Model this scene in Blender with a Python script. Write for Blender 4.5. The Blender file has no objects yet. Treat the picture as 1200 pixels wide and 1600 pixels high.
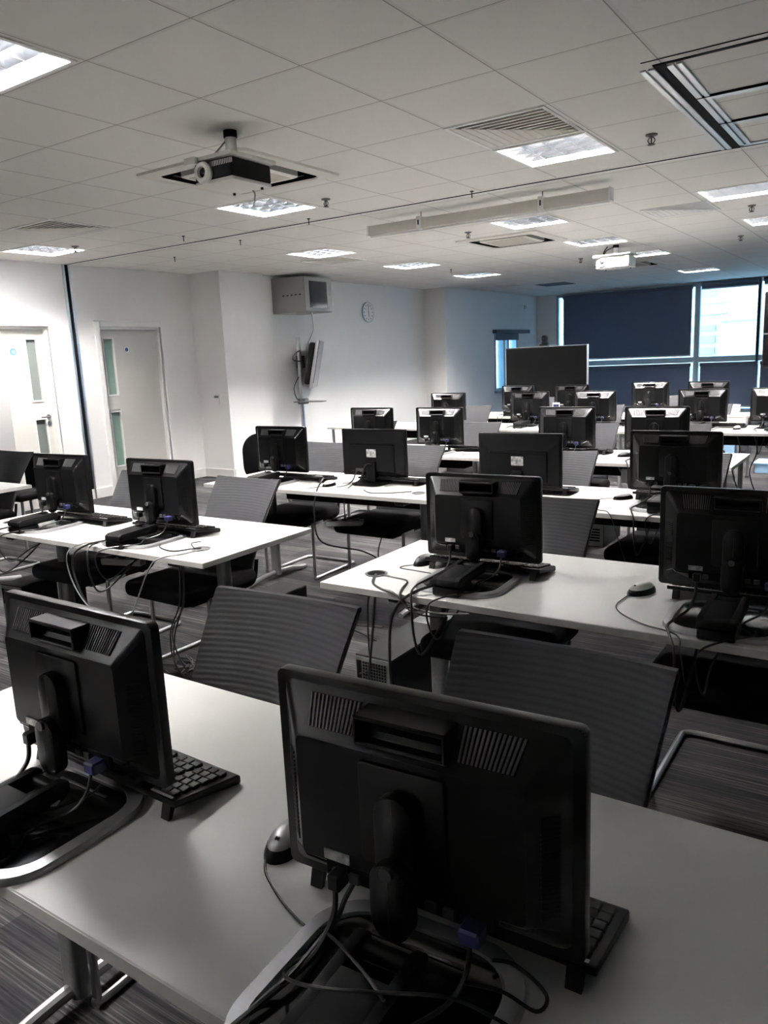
import bpy, bmesh, math, random
from mathutils import Vector, Matrix
random.seed(4)
PI = math.pi
S = bpy.context.scene
COL = S.collection

# ------------------------------------------------------------------ camera
YAW, PITCH, ROLL, FPX, ZC = -0.598998, -0.197222, -0.0460863, 1205.1, 1.515
fwd = Vector((math.sin(YAW)*math.cos(PITCH), math.cos(YAW)*math.cos(PITCH), math.sin(PITCH)))
rgt = Vector((math.cos(YAW), -math.sin(YAW), 0)); upv = rgt.cross(fwd)
r2 = math.cos(ROLL)*rgt+math.sin(ROLL)*upv; u2 = -math.sin(ROLL)*rgt+math.cos(ROLL)*upv
cd = bpy.data.cameras.new('camera'); cam = bpy.data.objects.new('camera', cd); COL.objects.link(cam)
m = Matrix((r2, u2, -fwd)).transposed().to_4x4(); m.translation = (0, 0, ZC); cam.matrix_world = m
cd.sensor_fit = 'VERTICAL'; cd.sensor_height = 36; cd.lens = 36*FPX/1600; cd.clip_start = 0.02; cd.clip_end = 200
S.camera = cam
# ------------------------------------------------------------------ world, exposure
EXPOSURE = 2.4
TUBE = 190.0
SKY = 5.0
S.view_settings.view_transform = 'Standard'; S.view_settings.look = 'None'
S.view_settings.exposure = EXPOSURE; S.view_settings.gamma = 1; S.view_settings.use_curve_mapping = False
w = bpy.data.worlds.new('overcast_sky'); S.world = w; w.use_nodes = True
bg = w.node_tree.nodes['Background']; bg.inputs[0].default_value = (0.34, 0.64, 1.0, 1); bg.inputs[1].default_value = SKY

# ------------------------------------------------------------------ materials
def mat(name, col, rough=0.5, metal=0.0, spec=0.5, emit=None, es=0, coat=0, trans=0, alpha=1):
    mt = bpy.data.materials.new(name); mt.use_nodes = True
    b = mt.node_tree.nodes['Principled BSDF']
    b.inputs['Base Color'].default_value = (*col, 1); b.inputs['Roughness'].default_value = rough
    b.inputs['Metallic'].default_value = metal; b.inputs['Specular IOR Level'].default_value = spec
    b.inputs['Coat Weight'].default_value = coat; b.inputs['Transmission Weight'].default_value = trans
    if emit: b.inputs['Emission Color'].default_value = (*emit, 1); b.inputs['Emission Strength'].default_value = es
    return mt
def nd(mt, t, **k):
    n = mt.node_tree.nodes.new(t)
    for a, v in k.items(): setattr(n, a, v)
    return n
def lk(mt, a, b): mt.node_tree.links.new(a, b)
def speckle(mt, c1, c2, scale=60, bump=0.0, stretch=(1, 1, 1), rough=None):
    """object-space noise between two colours, optional bump"""
    tc = nd(mt, 'ShaderNodeTexCoord'); mp = nd(mt, 'ShaderNodeMapping'); mp.inputs['Scale'].default_value = stretch
    nz = nd(mt, 'ShaderNodeTexNoise'); nz.inputs['Scale'].default_value = scale; nz.inputs['Detail'].default_value = 3
    lk(mt, tc.outputs['Object'], mp.inputs[0]); lk(mt, mp.outputs[0], nz.inputs['Vector'])
    cr = nd(mt, 'ShaderNodeValToRGB'); cr.color_ramp.elements[0].position = .35; cr.color_ramp.elements[1].position = .65
    cr.color_ramp.elements[0].color = (*c1, 1); cr.color_ramp.elements[1].color = (*c2, 1)
    lk(mt, nz.outputs['Fac'], cr.inputs[0]); b = mt.node_tree.nodes['Principled BSDF']; lk(mt, cr.outputs[0], b.inputs['Base Color'])
    if bump:
        bp = nd(mt, 'ShaderNodeBump'); bp.inputs['Strength'].default_value = bump; bp.inputs['Distance'].default_value = .002
        lk(mt, nz.outputs['Fac'], bp.inputs['Height']); lk(mt, bp.outputs[0], b.inputs['Normal'])
    return mt
M = {}
M['wall'] = speckle(mat('wall_paint', (.8, .79, .77), .7), (.78, .77, .755), (.81, .80, .785), 1.3)
M['trim'] = mat('white_gloss_paint', (.8, .79, .77), .35)
M['door'] = mat('door_cream_paint', (.56, .545, .51), .4)
M['white_pl'] = mat('white_plastic', (.75, .75, .74), .4)
M['cream_pl'] = mat('projector_white', (.62, .61, .57), .45)
M['black'] = speckle(mat('black_plastic', (.0025, .0025, .003), .33, spec=.24), (.002, .002, .0023), (.003, .003, .0033), 300)
M['blackmat'] = mat('matt_black', (.004, .004, .0045), .7, spec=.15)
M['blackgl'] = mat('gloss_black', (.008, .008, .009), .14)
M['bezel'] = mat('bezel_black', (.0025, .0025, .003), .34, spec=.2)
M['vent'] = mat('vent_rib_black', (.05, .05, .052), .4)
M['darkrib'] = mat('vent_slot_dark', (.004, .004, .004), .9, spec=.1)
M['silver'] = mat('silver_plastic', (.42, .42, .43), .35, metal=.55)
M['chrome'] = mat('satin_chrome', (.42, .42, .43), .28, metal=1)
M['alum'] = mat('aluminium', (.62, .63, .65), .3, metal=1)
M['greymetal'] = speckle(mat('grey_powder_coat', (.12, .125, .125), .45), (.11, .115, .115), (.135, .14, .14), 120)
M['rackgrey'] = mat('rack_grey_steel', (.27, .27, .265), .45)
M['desk'] = speckle(mat('desk_laminate', (.74, .74, .72), .32), (.74, .74, .715), (.77, .77, .745), 6)
M['deskedge'] = mat('desk_edging', (.66, .65, .62), .4)
M['seat'] = speckle(mat('seat_fabric', (.012, .012, .013), .95, spec=.1), (.003, .003, .0035), (.006, .006, .0065), 400)
M['label'] = speckle(mat('sticker', (.6, .6, .6), .4), (.25, .26, .27), (.7, .7, .7), 70)
M['paper'] = mat('paper', (.78, .78, .77), .8)
M['blue'] = mat('vga_blue', (.008, .008, .06), .5)
M['cable'] = mat('black_cable', (.012, .012, .012), .45)
M['greycable'] = mat('grey_cable', (.3, .3, .3), .5)
M['glass'] = mat('clear_glass', (.9, 1, 1), .02, trans=1)
M['frost'] = mat('frosted_green_glass', (.22, .32, .27), .18)
M['frostgrey'] = mat('frosted_grey_glass', (.14, .16, .15), .18)
M['cyan'] = mat('cyan_sticker', (.02, .16, .24), .4)
M['signblue'] = mat('blue_sign', (.03, .09, .25), .4)
M['winframe'] = mat('window_aluminium', (.30, .40, .46), .4, metal=.2)
M['blind'] = speckle(mat('blind_fabric', (.075, .10, .155), .85), (.07, .093, .145), (.08, .107, .165), 90)
M['blindcase'] = mat('blind_case', (.06, .08, .13), .5)
M['screen'] = mat('screen_glass', (.003, .003, .003), .25, spec=.12)
M['darkglass'] = mat('smoked_glass', (.01, .012, .02), .08)
M['facade'] = mat('pale_cladding', (.22, .15, .105), .8)
M['facwin'] = mat('facade_window', (.11, .095, .07), .5)
M['ground'] = mat('street_paving', (.4, .4, .4), .9)
M['dirty'] = mat('air_unit_plastic', (.60, .58, .53), .5)
M['dirty2'] = mat('air_unit_intake', (.42, .40, .34), .6)
M['daylight_box'] = mat('daylight_blue_tint', (.32, .52, .72), .4)  # blue base colour stands in for daylight on something white
M['beige'] = mat('beige_enamel', (.5, .49, .46), .5)
M['key'] = mat('key_black', (.006, .006, .006), .6, spec=.2)
M['skirt'] = mat('skirting_white', (.74, .73, .71), .4)
M['gap'] = mat('shadow_gap_black', (.004, .004, .005), .8, spec=.1)
M['rubber'] = mat('rubber', (.01, .01, .01), .8)
M['tower_lid'] = mat('tower_lid_grey', (.018, .018, .018), .75, spec=.15)
M['gloss_scoop'] = mat('gloss_moulding', (.02, .02, .021), .2, spec=.8)
M['tube'] = mat('lit_tube', (1, 1, 1), .5, emit=(1, .955, .915), es=TUBE)
M['reflector'] = mat('white_reflector', (.86, .87, .89), .4)
M['louvre'] = mat('parabolic_louvre', (.76, .79, .84), .2, metal=1)
M['ledred'] = mat('status_led', (.3, .3, .3), .4)

# chair mesh fabric with woven ribs
mt = mat('ribbed_chair_fabric', (.09, .09, .092), .85, spec=.2); M['fabric'] = mt
tc = nd(mt, 'ShaderNodeTexCoord'); wv = nd(mt, 'ShaderNodeTexWave', bands_direction='Z'); wv.inputs['Scale'].default_value = 24; wv.inputs['Distortion'].default_value = .6
wv.inputs['Detail'].default_value = 1.5
nz = nd(mt, 'ShaderNodeTexNoise'); nz.inputs['Scale'].default_value = 260
lk(mt, tc.outputs['Object'], wv.inputs['Vector']); lk(mt, tc.outputs['Object'], nz.inputs['Vector'])
mx = nd(mt, 'ShaderNodeMath', operation='MULTIPLY_ADD'); mx.inputs[1].default_value = .6
lk(mt, nz.outputs['Fac'], mx.inputs[0]); lk(mt, wv.outputs['Fac'], mx.inputs[2])
bp = nd(mt, 'ShaderNodeBump'); bp.inputs['Strength'].default_value = .25; bp.inputs['Distance'].default_value = .002
lk(mt, mx.outputs[0], bp.inputs['Height']); lk(mt, bp.outputs[0], mt.node_tree.nodes['Principled BSDF'].inputs['Normal'])
cr = nd(mt, 'ShaderNodeValToRGB'); cr.color_ramp.elements[0].color = (.037, .037, .040, 1); cr.color_ramp.elements[1].color = (.051, .051, .054, 1)
cr.color_ramp.elements[1].position = 1.3 if False else 1.0
lk(mt, mx.outputs[0], cr.inputs[0]); lk(mt, cr.outputs[0], mt.node_tree.nodes['Principled BSDF'].inputs['Base Color'])

# carpet planks: streaks along X, tone changes per tile
mt = mat('striped_carpet', (.05, .05, .05), .95, spec=.1); M['carpet'] = mt
tc = nd(mt, 'ShaderNodeTexCoord')
mp = nd(mt, 'ShaderNodeMapping'); mp.inputs['Scale'].default_value = (1.8, 110, 1)
n1 = nd(mt, 'ShaderNodeTexNoise'); n1.inputs['Scale'].default_value = 1; n1.inputs['Detail'].default_value = 4; n1.inputs['Roughness'].default_value = .7
mp2 = nd(mt, 'ShaderNodeMapping'); mp2.inputs['Scale'].default_value = (.9, 9, 1)
n2 = nd(mt, 'ShaderNodeTexNoise'); n2.inputs['Scale'].default_value = 1; n2.inputs['Detail'].default_value = 2
lk(mt, tc.outputs['Object'], mp.inputs[0]); lk(mt, mp.outputs[0], n1.inputs['Vector'])
lk(mt, tc.outputs['Object'], mp2.inputs[0]); lk(mt, mp2.outputs[0], n2.inputs['Vector'])
sn = nd(mt, 'ShaderNodeVectorMath', operation='SNAP'); sn.inputs[1].default_value = (1.0, .25, 10)
lk(mt, tc.outputs['Object'], sn.inputs[0]); wn = nd(mt, 'ShaderNodeTexWhiteNoise'); lk(mt, sn.outputs[0], wn.inputs['Vector'])
a1 = nd(mt, 'ShaderNodeMath', operation='MULTIPLY_ADD'); a1.inputs[1].default_value = .35
lk(mt, n2.outputs['Fac'], a1.inputs[0]); lk(mt, n1.outputs['Fac'], a1.inputs[2])
a2 = nd(mt, 'ShaderNodeMath', operation='MULTIPLY_ADD'); a2.inputs[1].default_value = .14
lk(mt, wn.outputs['Value'], a2.inputs[0]); lk(mt, a1.outputs[0], a2.inputs[2])
cr = nd(mt, 'ShaderNodeValToRGB'); e = cr.color_ramp.elements
e[0].position = .56; e[0].color = (.010, .010, .012, 1); e[1].position = .98; e[1].color = (.14, .132, .13, 1)
k_ = e.new(.76); k_.color = (.033, .031, .032, 1)
lk(mt, a2.outputs[0], cr.inputs[0]); lk(mt, cr.outputs[0], mt.node_tree.nodes['Principled BSDF'].inputs['Base Color'])
bp = nd(mt, 'ShaderNodeBump'); bp.inputs['Strength'].default_value = .5; bp.inputs['Distance'].default_value = .003
lk(mt, n1.outputs['Fac'], bp.inputs['Height']); lk(mt, bp.outputs[0], mt.node_tree.nodes['Principled BSDF'].inputs['Normal'])

# ceiling tiles: 600 mm grid with fine dark joint and slightly proud bars
GX, GY, T = -2.80, 2.7486, 0.6
mt = mat('mineral_ceiling_tile', (.66, .65, .62), .85); M['ceiling'] = mt
tc = nd(mt, 'ShaderNodeTexCoord'); sp = nd(mt, 'ShaderNodeSeparateXYZ'); lk(mt, tc.outputs['Object'], sp.inputs[0])
edges = []
for ax, off in ((0, GX), (1, GY)):
    s1 = nd(mt, 'ShaderNodeMath', operation='SUBTRACT'); s1.inputs[1].default_value = off-30*T; lk(mt, sp.outputs[ax], s1.inputs[0])
    s2 = nd(mt, 'ShaderNodeMath', operation='MODULO'); s2.inputs[1].default_value = T; lk(mt, s1.outputs[0], s2.inputs[0])
    s3 = nd(mt, 'ShaderNodeMath', operation='LESS_THAN'); s3.inputs[1].default_value = .006; lk(mt, s2.outputs[0], s3.inputs[0])
    s4 = nd(mt, 'ShaderNodeMath', operation='LESS_THAN'); s4.inputs[1].default_value = .022; lk(mt, s2.outputs[0], s4.inputs[0])
    edges.append((s3, s4))
mxd = nd(mt, 'ShaderNodeMath', operation='MAXIMUM'); lk(mt, edges[0][0].outputs[0], mxd.inputs[0]); lk(mt, edges[1][0].outputs[0], mxd.inputs[1])
mxb = nd(mt, 'ShaderNodeMath', operation='MAXIMUM'); lk(mt, edges[0][1].outputs[0], mxb.inputs[0]); lk(mt, edges[1][1].outputs[0], mxb.inputs[1])
nz = nd(mt, 'ShaderNodeTexNoise'); nz.inputs['Scale'].default_value = 1.1; lk(mt, tc.outputs['Object'], nz.inputs['Vector'])
cr = nd(mt, 'ShaderNodeValToRGB'); cr.color_ramp.elements[0].color = (.66, .65, .62, 1); cr.color_ramp.elements[1].color = (.71, .70, .67, 1); lk(mt, nz.outputs['Fac'], cr.inputs[0])
m1 = nd(mt, 'ShaderNodeMix', data_type='RGBA'); lk(mt, mxb.outputs[0], m1.inputs[0]); lk(mt, cr.outputs[0], m1.inputs[6]); m1.inputs[7].default_value = (.62, .61, .58, 1)
m2 = nd(mt, 'ShaderNodeMix', data_type='RGBA'); lk(mt, mxd.outputs[0], m2.inputs[0]); lk(mt, m1.outputs[2], m2.inputs[6]); m2.inputs[7].default_value = (.31, .30, .285, 1)
lk(mt, m2.outputs[2], mt.node_tree.nodes['Principled BSDF'].inputs['Base Color'])

# ------------------------------------------------------------------ mesh helpers
class MB:
    def __init__(s): s.bm = bmesh.new()
    def box(s, x0, x1, y0, y1, z0, z1, bev=0, seg=2, rot=None, piv=None):
        t = bmesh.new(); r = bmesh.ops.create_cube(t, size=1)
        c = Vector(((x0+x1)/2, (y0+y1)/2, (z0+z1)/2))
        for v in t.verts: v.co = Vector((v.co.x*(x1-x0), v.co.y*(y1-y0), v.co.z*(z1-z0)))+c
        if bev: bmesh.ops.bevel(t, geom=list(t.edges), offset=bev, segments=seg, affect='EDGES', profile=.5)
        if rot is not None:
            bmesh.ops.transform(t, matrix=rot, verts=t.verts, space=Matrix.Translation(-(Vector(piv) if piv else c)))
        return s._add(t)
    def _add(s, t):
        me = bpy.data.meshes.new('tmp'); t.to_mesh(me); s.bm.from_mesh(me); bpy.data.meshes.remove(me); t.free(); return s
    def cyl(s, p0, p1, r, r1=None, n=20, caps=True):
        p0 = Vector(p0); p1 = Vector(p1); d = p1-p0; t = bmesh.new()
        bmesh.ops.create_cone(t, cap_ends=caps, segments=n, radius1=r, radius2=r if r1 is None else r1, depth=d.length)
        q = d.to_track_quat('Z', 'Y').to_matrix().to_4x4(); q.translation = (p0+p1)/2
        bmesh.ops.transform(t, matrix=q, verts=t.verts); return s._add(t)
    def tube(s, pts, r, n=8, smooth=True, closed=False):
        P = [Vector(p) for p in pts]
        if smooth and len(P) > 2:
            Q = []
            L = len(P)
            for i in range(L-1 if not closed else L):
                a = P[i-1] if (i > 0 or closed) else P[0]; b = P[i % L]; c = P[(i+1) % L]; d = P[(i+2) % L] if (i+2 < L or closed) else P[-1]
                for k in range(6):
                    u = k/6; Q.append(.5*((2*b)+(c-a)*u+(2*a-5*b+4*c-d)*u*u+(3*b-a-3*c+d)*u**3))
            if not closed: Q.append(P[-1])
            P = Q
        rings = []; up = Vector((0, 0, 1)); prev = None
        N = len(P)
        for i, p in enumerate(P):
            if closed: d = (P[(i+1) % N]-P[i-1])
            else: d = (P[min(i+1, N-1)]-P[max(i-1, 0)])
            d.normalize()
            if prev is None:
                a = d.cross(up)
                if a.length < 1e-3: a = d.cross(Vector((1, 0, 0)))
            else:
                a = prev-d*prev.dot(d)
                if a.length < 1e-4: a = d.cross(up)
            a.normalize(); prev = a; b = d.cross(a)
            rings.append([s.bm.verts.new(p+r*(math.cos(2*PI*k/n)*a+math.sin(2*PI*k/n)*b)) for k in range(n)])
        for i in range(N if closed else N-1):
            A = rings[i]; B = rings[(i+1) % N]
            for k in range(n): s.bm.faces.new((A[k], A[(k+1) % n], B[(k+1) % n], B[k]))
        if not closed:
            s.bm.faces.new(rings[0][::-1]); s.bm.faces.new(rings[-1])
        return s
    def prism(s, poly, axis, a0, a1, bev=0):
        """poly: 2D points; axis 'x': poly=(y,z); 'y': poly=(x,z); 'z': poly=(x,y)"""
        f = {'x': lambda p, a: (a, p[0], p[1]), 'y': lambda p, a: (p[0], a, p[1]), 'z': lambda p, a: (p[0], p[1], a)}[axis]
        t = bmesh.new(); A = [t.verts.new(f(p, a0)) for p in poly]; B = [t.verts.new(f(p, a1)) for p in poly]
        n = len(poly); t.faces.new(A[::-1]); t.faces.new(B)
        for k in range(n): t.faces.new((A[k], A[(k+1) % n], B[(k+1) % n], B[k]))
        bmesh.ops.recalc_face_normals(t, faces=t.faces)
        if bev: bmesh.ops.bevel(t, geom=list(t.edges), offset=bev, segments=2, affect='EDGES', profile=.5)
        return s._add(t)
    def loft(s, loops, cap=True):
        R = [[s.bm.verts.new(p) for p in L] for L in loops]; n = len(R[0])
        for A, B in zip(R, R[1:]):
            for k in range(n): s.bm.faces.new((A[k], A[(k+1) % n], B[(k+1) % n], B[k]))
        if cap: s.bm.faces.new(R[0][::-1]); s.bm.faces.new(R[-1])
        return s
    def lathe(s, prof, c, axis='z', n=28, cap=True):
        """prof: (radius, height) list"""
        L = []
        for r, h in prof:
            ring = []
            for k in range(n):
                a = 2*PI*k/n; u, v = r*math.cos(a), r*math.sin(a)
                ring.append(Vector(c)+Vector({'z': (u, v, h), 'x': (h, u, v), 'y': (v, h, u)}[axis]))
            L.append(ring)
        return s.loft(L, cap)
    def build(s, name, m_, parent=None, loc=None, sharp=35, kind=None):
        bmesh.ops.recalc_face_normals(s.bm, faces=s.bm.faces)
        me = bpy.data.meshes.new(name); s.bm.to_mesh(me); s.bm.free()
        for p in me.polygons: p.use_smooth = True
        me.set_sharp_from_angle(angle=math.radians(sharp))
        me.materials.append(M[m_] if isinstance(m_, str) else m_)
        o = bpy.data.objects.new(name, me); COL.objects.link(o)
        if parent: o.parent = parent
        if loc: o.location = loc
        if kind: o['kind'] = kind
        return o
def tag(o, label, cat, group=None, kind=None):
    o['label'] = label; o['category'] = cat
    if group: o['group'] = group
    if kind: o['kind'] = kind
    return o
def thing(name, loc, label, cat, group=None, rz=0):
    o = bpy.data.objects.new(name, None); COL.objects.link(o); o.empty_display_size = .05
    o.location = loc; o.rotation_euler = (0, 0, rz); return tag(o, label, cat, group)
def copy_tree(o, parent=None):
    c = o.copy(); COL.objects.link(c); c.parent = parent
    for ch in o.children: copy_tree(ch, c)
    return c
def place(proto, used, loc, rz, label, group=None):
    o = proto if not used else copy_tree(proto)
    o.location = loc; o.rotation_euler = (0, 0, rz); o['label'] = label
    if group: o['group'] = group
    return o
def rrect(x0, x1, y0, y1, r, n=6):
    P = []
    for cx, cy, a0 in ((x1-r, y1-r, 0), (x0+r, y1-r, 90), (x0+r, y0+r, 180), (x1-r, y0+r, 270)):
        for k in range(n+1):
            a = math.radians(a0+90*k/n); P.append((cx+r*math.cos(a), cy+r*math.sin(a)))
    return P

# ================================================================== SETTING
H = 2.72
XL, XR, YF, YB = -8.08, 3.6, -2.6, 17.0
MB().box(XL-.3, XR+.2, YF-.2, YB+.2, -.1, 0).build('floor', 'carpet', kind='structure')

# fixture rectangles cut from the ceiling (x0,y0,size)
LIGHTS = [(-3.40, 1.55, 'recessed louvred ceiling light cut off by the top left corner of the view'),
          (-4.60, 4.58, 'recessed louvred ceiling light just beyond the nearer projector'),
          (-2.20, 4.58, 'recessed louvred ceiling light touching the large slatted vent'),
          (-7.56, 4.56, 'recessed louvred ceiling light over the left doors by the wall'),
          (-3.40, 6.95, 'recessed louvred ceiling light just beyond the long screen casing'),
          (-3.40, 8.86, 'recessed louvred ceiling light between two air units, in front of the far projector'),
          (-3.36, 10.62, 'recessed louvred ceiling light partly hidden by the far projector'),
          (-3.36, 13.9, 'recessed louvred ceiling light closest to the back window'),
          (-5.98, 7.02, 'recessed louvred ceiling light nearest the grey wall rack'),
          (-5.98, 8.98, 'recessed louvred ceiling light above the wall clock side, middle of its column'),
          (-6.03, 11.0, 'recessed louvred ceiling light furthest along the left hand column'),
          (-1.55, 6.95, 'large looking louvred ceiling light at the right edge, beyond the smoke heads'),
          (-1.52, 8.86, 'louvred ceiling light at the right edge, behind its brighter neighbour'),
          (-3.40, -1.45, 'louvred ceiling light behind the viewer')]
LS = .58
holes = [(x, x+LS, y, y+LS) for x, y, _ in LIGHTS]
VENTS = [(-2.20, 3.96, 1, 'white slatted ceiling vent beside the bright light near the front'),
         (-6.38, 3.94, 1, 'grey slatted ceiling vent at upper left, near the door light'),
         (-2.14, 7.46, 0, 'pale slatted ceiling vent on the right beyond the hatch rails'),
         (-6.30, 7.66, 1, 'slatted ceiling vent just above the wall rack'),
         (-6.62, 13.42, 1, 'dark ceiling grille near the small side window'),
         (-5.92, 13.98, 2, 'dark open cell ceiling grille in front of the back blinds')]
holes += [(x+.02, x+.56, y+.02, y+.56) for x, y, _, _ in VENTS]
CASS = [(-3.695, 3.94), (-3.74, 8.22), (-3.63, 12.08)]
holes += [(x-.375, x+.375, y-.375, y+.375) for x, y in CASS]
XS = sorted({XL-.3, XR+.2} | {h[0] for h in holes} | {h[1] for h in holes}); YS = sorted({YF-.2, YB+.2} | {h[2] for h in holes} | {h[3] for h in holes})
c = MB()
for xa, xb in zip(XS, XS[1:]):
    for ya, yb in zip(YS, YS[1:]):
        mx_, my_ = (xa+xb)/2, (ya+yb)/2
        if any(h[0] < mx_ < h[1] and h[2] < my_ < h[3] for h in holes): continue
        v = [c.bm.verts.new(p) for p in ((xa, ya, H), (xa, yb, H), (xb, yb, H), (xb, ya, H))]; c.bm.faces.new(v)
bmesh.ops.remove_doubles(c.bm, verts=c.bm.verts, dist=1e-5)
ceil = c.build('ceiling', 'ceiling', kind='structure')
# slab above the tiles keeps daylight out of the void
MB().box(XL-.3, XR+.2, YF-.2, YB+.2, H+.25, H+.35).build('ceiling_slab', 'ceiling', kind='structure')

def wallbox(mb, x0, x1, y0, y1, z0=0, z1=H): mb.box(x0, x1, y0, y1, z0, z1)
D1 = (4.40, 5.31); D2 = (5.98, 6.90); DH = 2.03
wl = MB()
wallbox(wl, XL-.2, XL, YF, D1[0]); wallbox(wl, XL-.2, XL, D1[1], D2[0]); wallbox(wl, XL-.2, XL, D2[1], 7.47)
for d in (D1, D2): wallbox(wl, XL-.2, XL, d[0], d[1], DH, H)
wallbox(wl, XL-.2, -7.52, 7.47, 8.3)
wallbox(wl, XL-.2, -7.6, 8.3, 12.76)
wallbox(wl, XL-.2, -7.15, 12.76, 14.78)
wallbox(wl, XL-.2, -7.15, 14.78, 15.9, 0, .72); wallbox(wl, XL-.2, -7.15, 14.78, 15.9, 1.9, H)
wallbox(wl, XL-.2, -7.15, 15.9, YB)
wallbox(wl, XL, -7.6, 4.02, 4.46)
wl.build('wall_left', 'wall', kind='structure')
MB().box(XL-.2, XR+.2, YF-.2, YF, 0, H).build('wall_front', 'wall', kind='structure')
MB().box(XR, XR+.2, YF, YB, 0, H).build('wall_right', 'wall', kind='structure')
wb = MB(); wb.box(XL-.2, -6.64, YB, YB+.2, 0, H); wb.box(-6.64, XR, YB, YB+.2, 0, .12); wb.box(-6.64, XR, YB, YB+.2, 2.70, H)
wb.build('wall_back', 'wall', kind='structure')
# skirting boards
sk = MB()
for x, a, b in ((XL, YF, 4.02), (XL, 4.46, D1[0]-.07), (XL, D1[1]+.07, D2[0]-.07), (XL, D2[1]+.07, 7.47), (-7.52, 7.47, 8.3), (-7.6, 8.3, 12.76), (-7.15, 12.76, YB)):
    sk.box(x, x+.016, a, b, 0, .12, .003, 1)
for xa, xb, y in ((XL, -7.52, 7.47), (-7.6, -7.15, 12.76), (-7.15, -6.64, YB)):
    sk.box(xa, xb, y-.016, y, 0, .12, .003, 1)
sk.build('baseboard_left', 'skirt', kind='structure')

def door(n, y0, y1, hinge_left, glassm, label_handle):
    root = bpy.data.objects.new('door_%d' % n, None); COL.objects.link(root); root.location = (XL, y0, 0); root['kind'] = 'structure'
    w_ = y1-y0; fr = MB()
    for a, b in ((-.07, 0), (w_, w_+.07)): fr.box(-.02, .018, a, b, 0, DH+.07, .004, 1)
    fr.box(-.02, .018, 0, w_, DH, DH+.07, .004, 1)
    for a, b in ((0, .03), (w_-.03, w_)): fr.box(-.16, -.02, a, b, 0, DH)
    fr.box(-.16, -.02, .03, w_-.03, DH-.03, DH)
    fr.build('door_frame', 'trim', root)
    la, lb = .032, w_-.032
    xs0, xs1 = -.11, -.066
    if hinge_left: g0, g1 = lb-.22, lb-.10     # glass strip near the handle side
    else: g0, g1 = la+.055, la+.185
    zz = ((1.22, 1.89), (.34, 1.0))
    lf = MB()
    lf.box(xs0, xs1, la, g0, .006, DH-.034); lf.box(xs0, xs1, g1, lb, .006, DH-.034)
    lf.box(xs0, xs1, g0, g1, .006, zz[1][0]); lf.box(xs0, xs1, g0, g1, zz[1][1], zz[0][0]); lf.box(xs0, xs1, g0, g1, zz[0][1], DH-.034)
    lf.build('door_leaf', 'door', root)
    for za, zb in zz:
        MB().box(-.094, -.086, g0, g1, za, zb).build('glass_panel', glassm, root)
        b = MB()
        for q in ((g0-.018, g0, za-.018, zb+.018), (g1, g1+.018, za-.018, zb+.018), (g0, g1, za-.018, za), (g0, g1, zb, zb+.018)):
            b.box(xs1, xs1+.009, q[0], q[1], q[2], q[3], .002, 1)
        b.build('glazing_bead', 'trim', root)
    hy = lb-.055 if hinge_left else la+.03
    hd = MB(); hd.lathe([(.026, 0), (.026, .008)], (xs1, hy, 1.03), 'x'); hd.lathe([(.026, 0), (.026, .008)], (xs1, hy, .955), 'x')
    dy = -.12 if hinge_left else .12
    hd.tube([(xs1+.004, hy, 1.03), (xs1+.045, hy, 1.03), (xs1+.052, hy+dy*.25, 1.03), (xs1+.052, hy+dy, 1.03)], .009)
    hd.build('door_handle', 'chrome', root)
    sy = g0-.16 if hinge_left else g1+.20
    sg = MB(); sg.lathe([(.036, 0), (.036, .003)], (xs1, sy, 1.76), 'x'); s_ = sg.build('door_sign', 'cyan' if hinge_left else 'white_pl', root); s_['label'] = 'round blue fire door sign'
    sg = MB(); sg.lathe([(.024, 0), (.024, .001)], (xs1+.003, sy, 1.76), 'x'); sg.build('sign_mark', 'signblue' if not hinge_left else 'winframe', s_)
    MB().box(-.2, -.16, 0, w_, 0, DH).build('corridor_backing', 'gap', root)
    return root
door(1, D1[0], D1[1], True, 'frostgrey', ''); door(2, D2[0], D2[1], False, 'frost', '')

# folding partition channel on the wall and its ceiling rail
t = MB(); t.box(XL, XL+.02, 5.575, 5.60, 0, H-.002); t.box(XL, XL+.02, 5.645, 5.67, 0, H-.002); t.build('trim_1', 'alum', kind='structure')
MB().box(XL, XL+.008, 5.60, 5.645, 0, H-.002).build('trim_2', 'gap', kind='structure')
t = MB(); t.box(XL+.02, XR, 5.590, 5.612, H-.003, H-.001); t.box(XL+.02, XR, 5.652, 5.674, H-.003, H-.001); t.build('trim_3', 'trim', kind='structure')
MB().box(XL+.02, XR, 5.612, 5.652, H-.0022, H-.0005).build('trim_4', 'gap', kind='structure')
# partition stacking hatch, right of the projector ceiling
t = MB()
for xa, xb in ((-1.10, -1.075), (-1.065, -1.035), (-.985, -.955), (-.945, -.92)): t.box(xa, xb, 3.80, 5.60, H-.010, H-.001, .002, 1)
for y in (4.38, 4.95): t.box(-.92, XR, y, y+.05, H-.012, H-.001, .003, 1)
t.box(-.985, XR, 5.55, 5.595, H-.010, H-.001, .002, 1)
t.build('trim_5', 'alum', kind='structure')
t = MB(); t.box(-1.035, -.985, 3.76, 5.6, H-.006, H-.0006)
t.box(-1.07, XR, 3.70, 3.708, H-.003, H-.0006); t.box(-.985, XR, 3.76, 3.782, H-.004, H-.0006)
for y in (4.372, 4.942): t.box(-.985, XR, y, y+.008, H-.012, H-.0006)
t.build('trim_6', 'gap', kind='structure')

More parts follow.
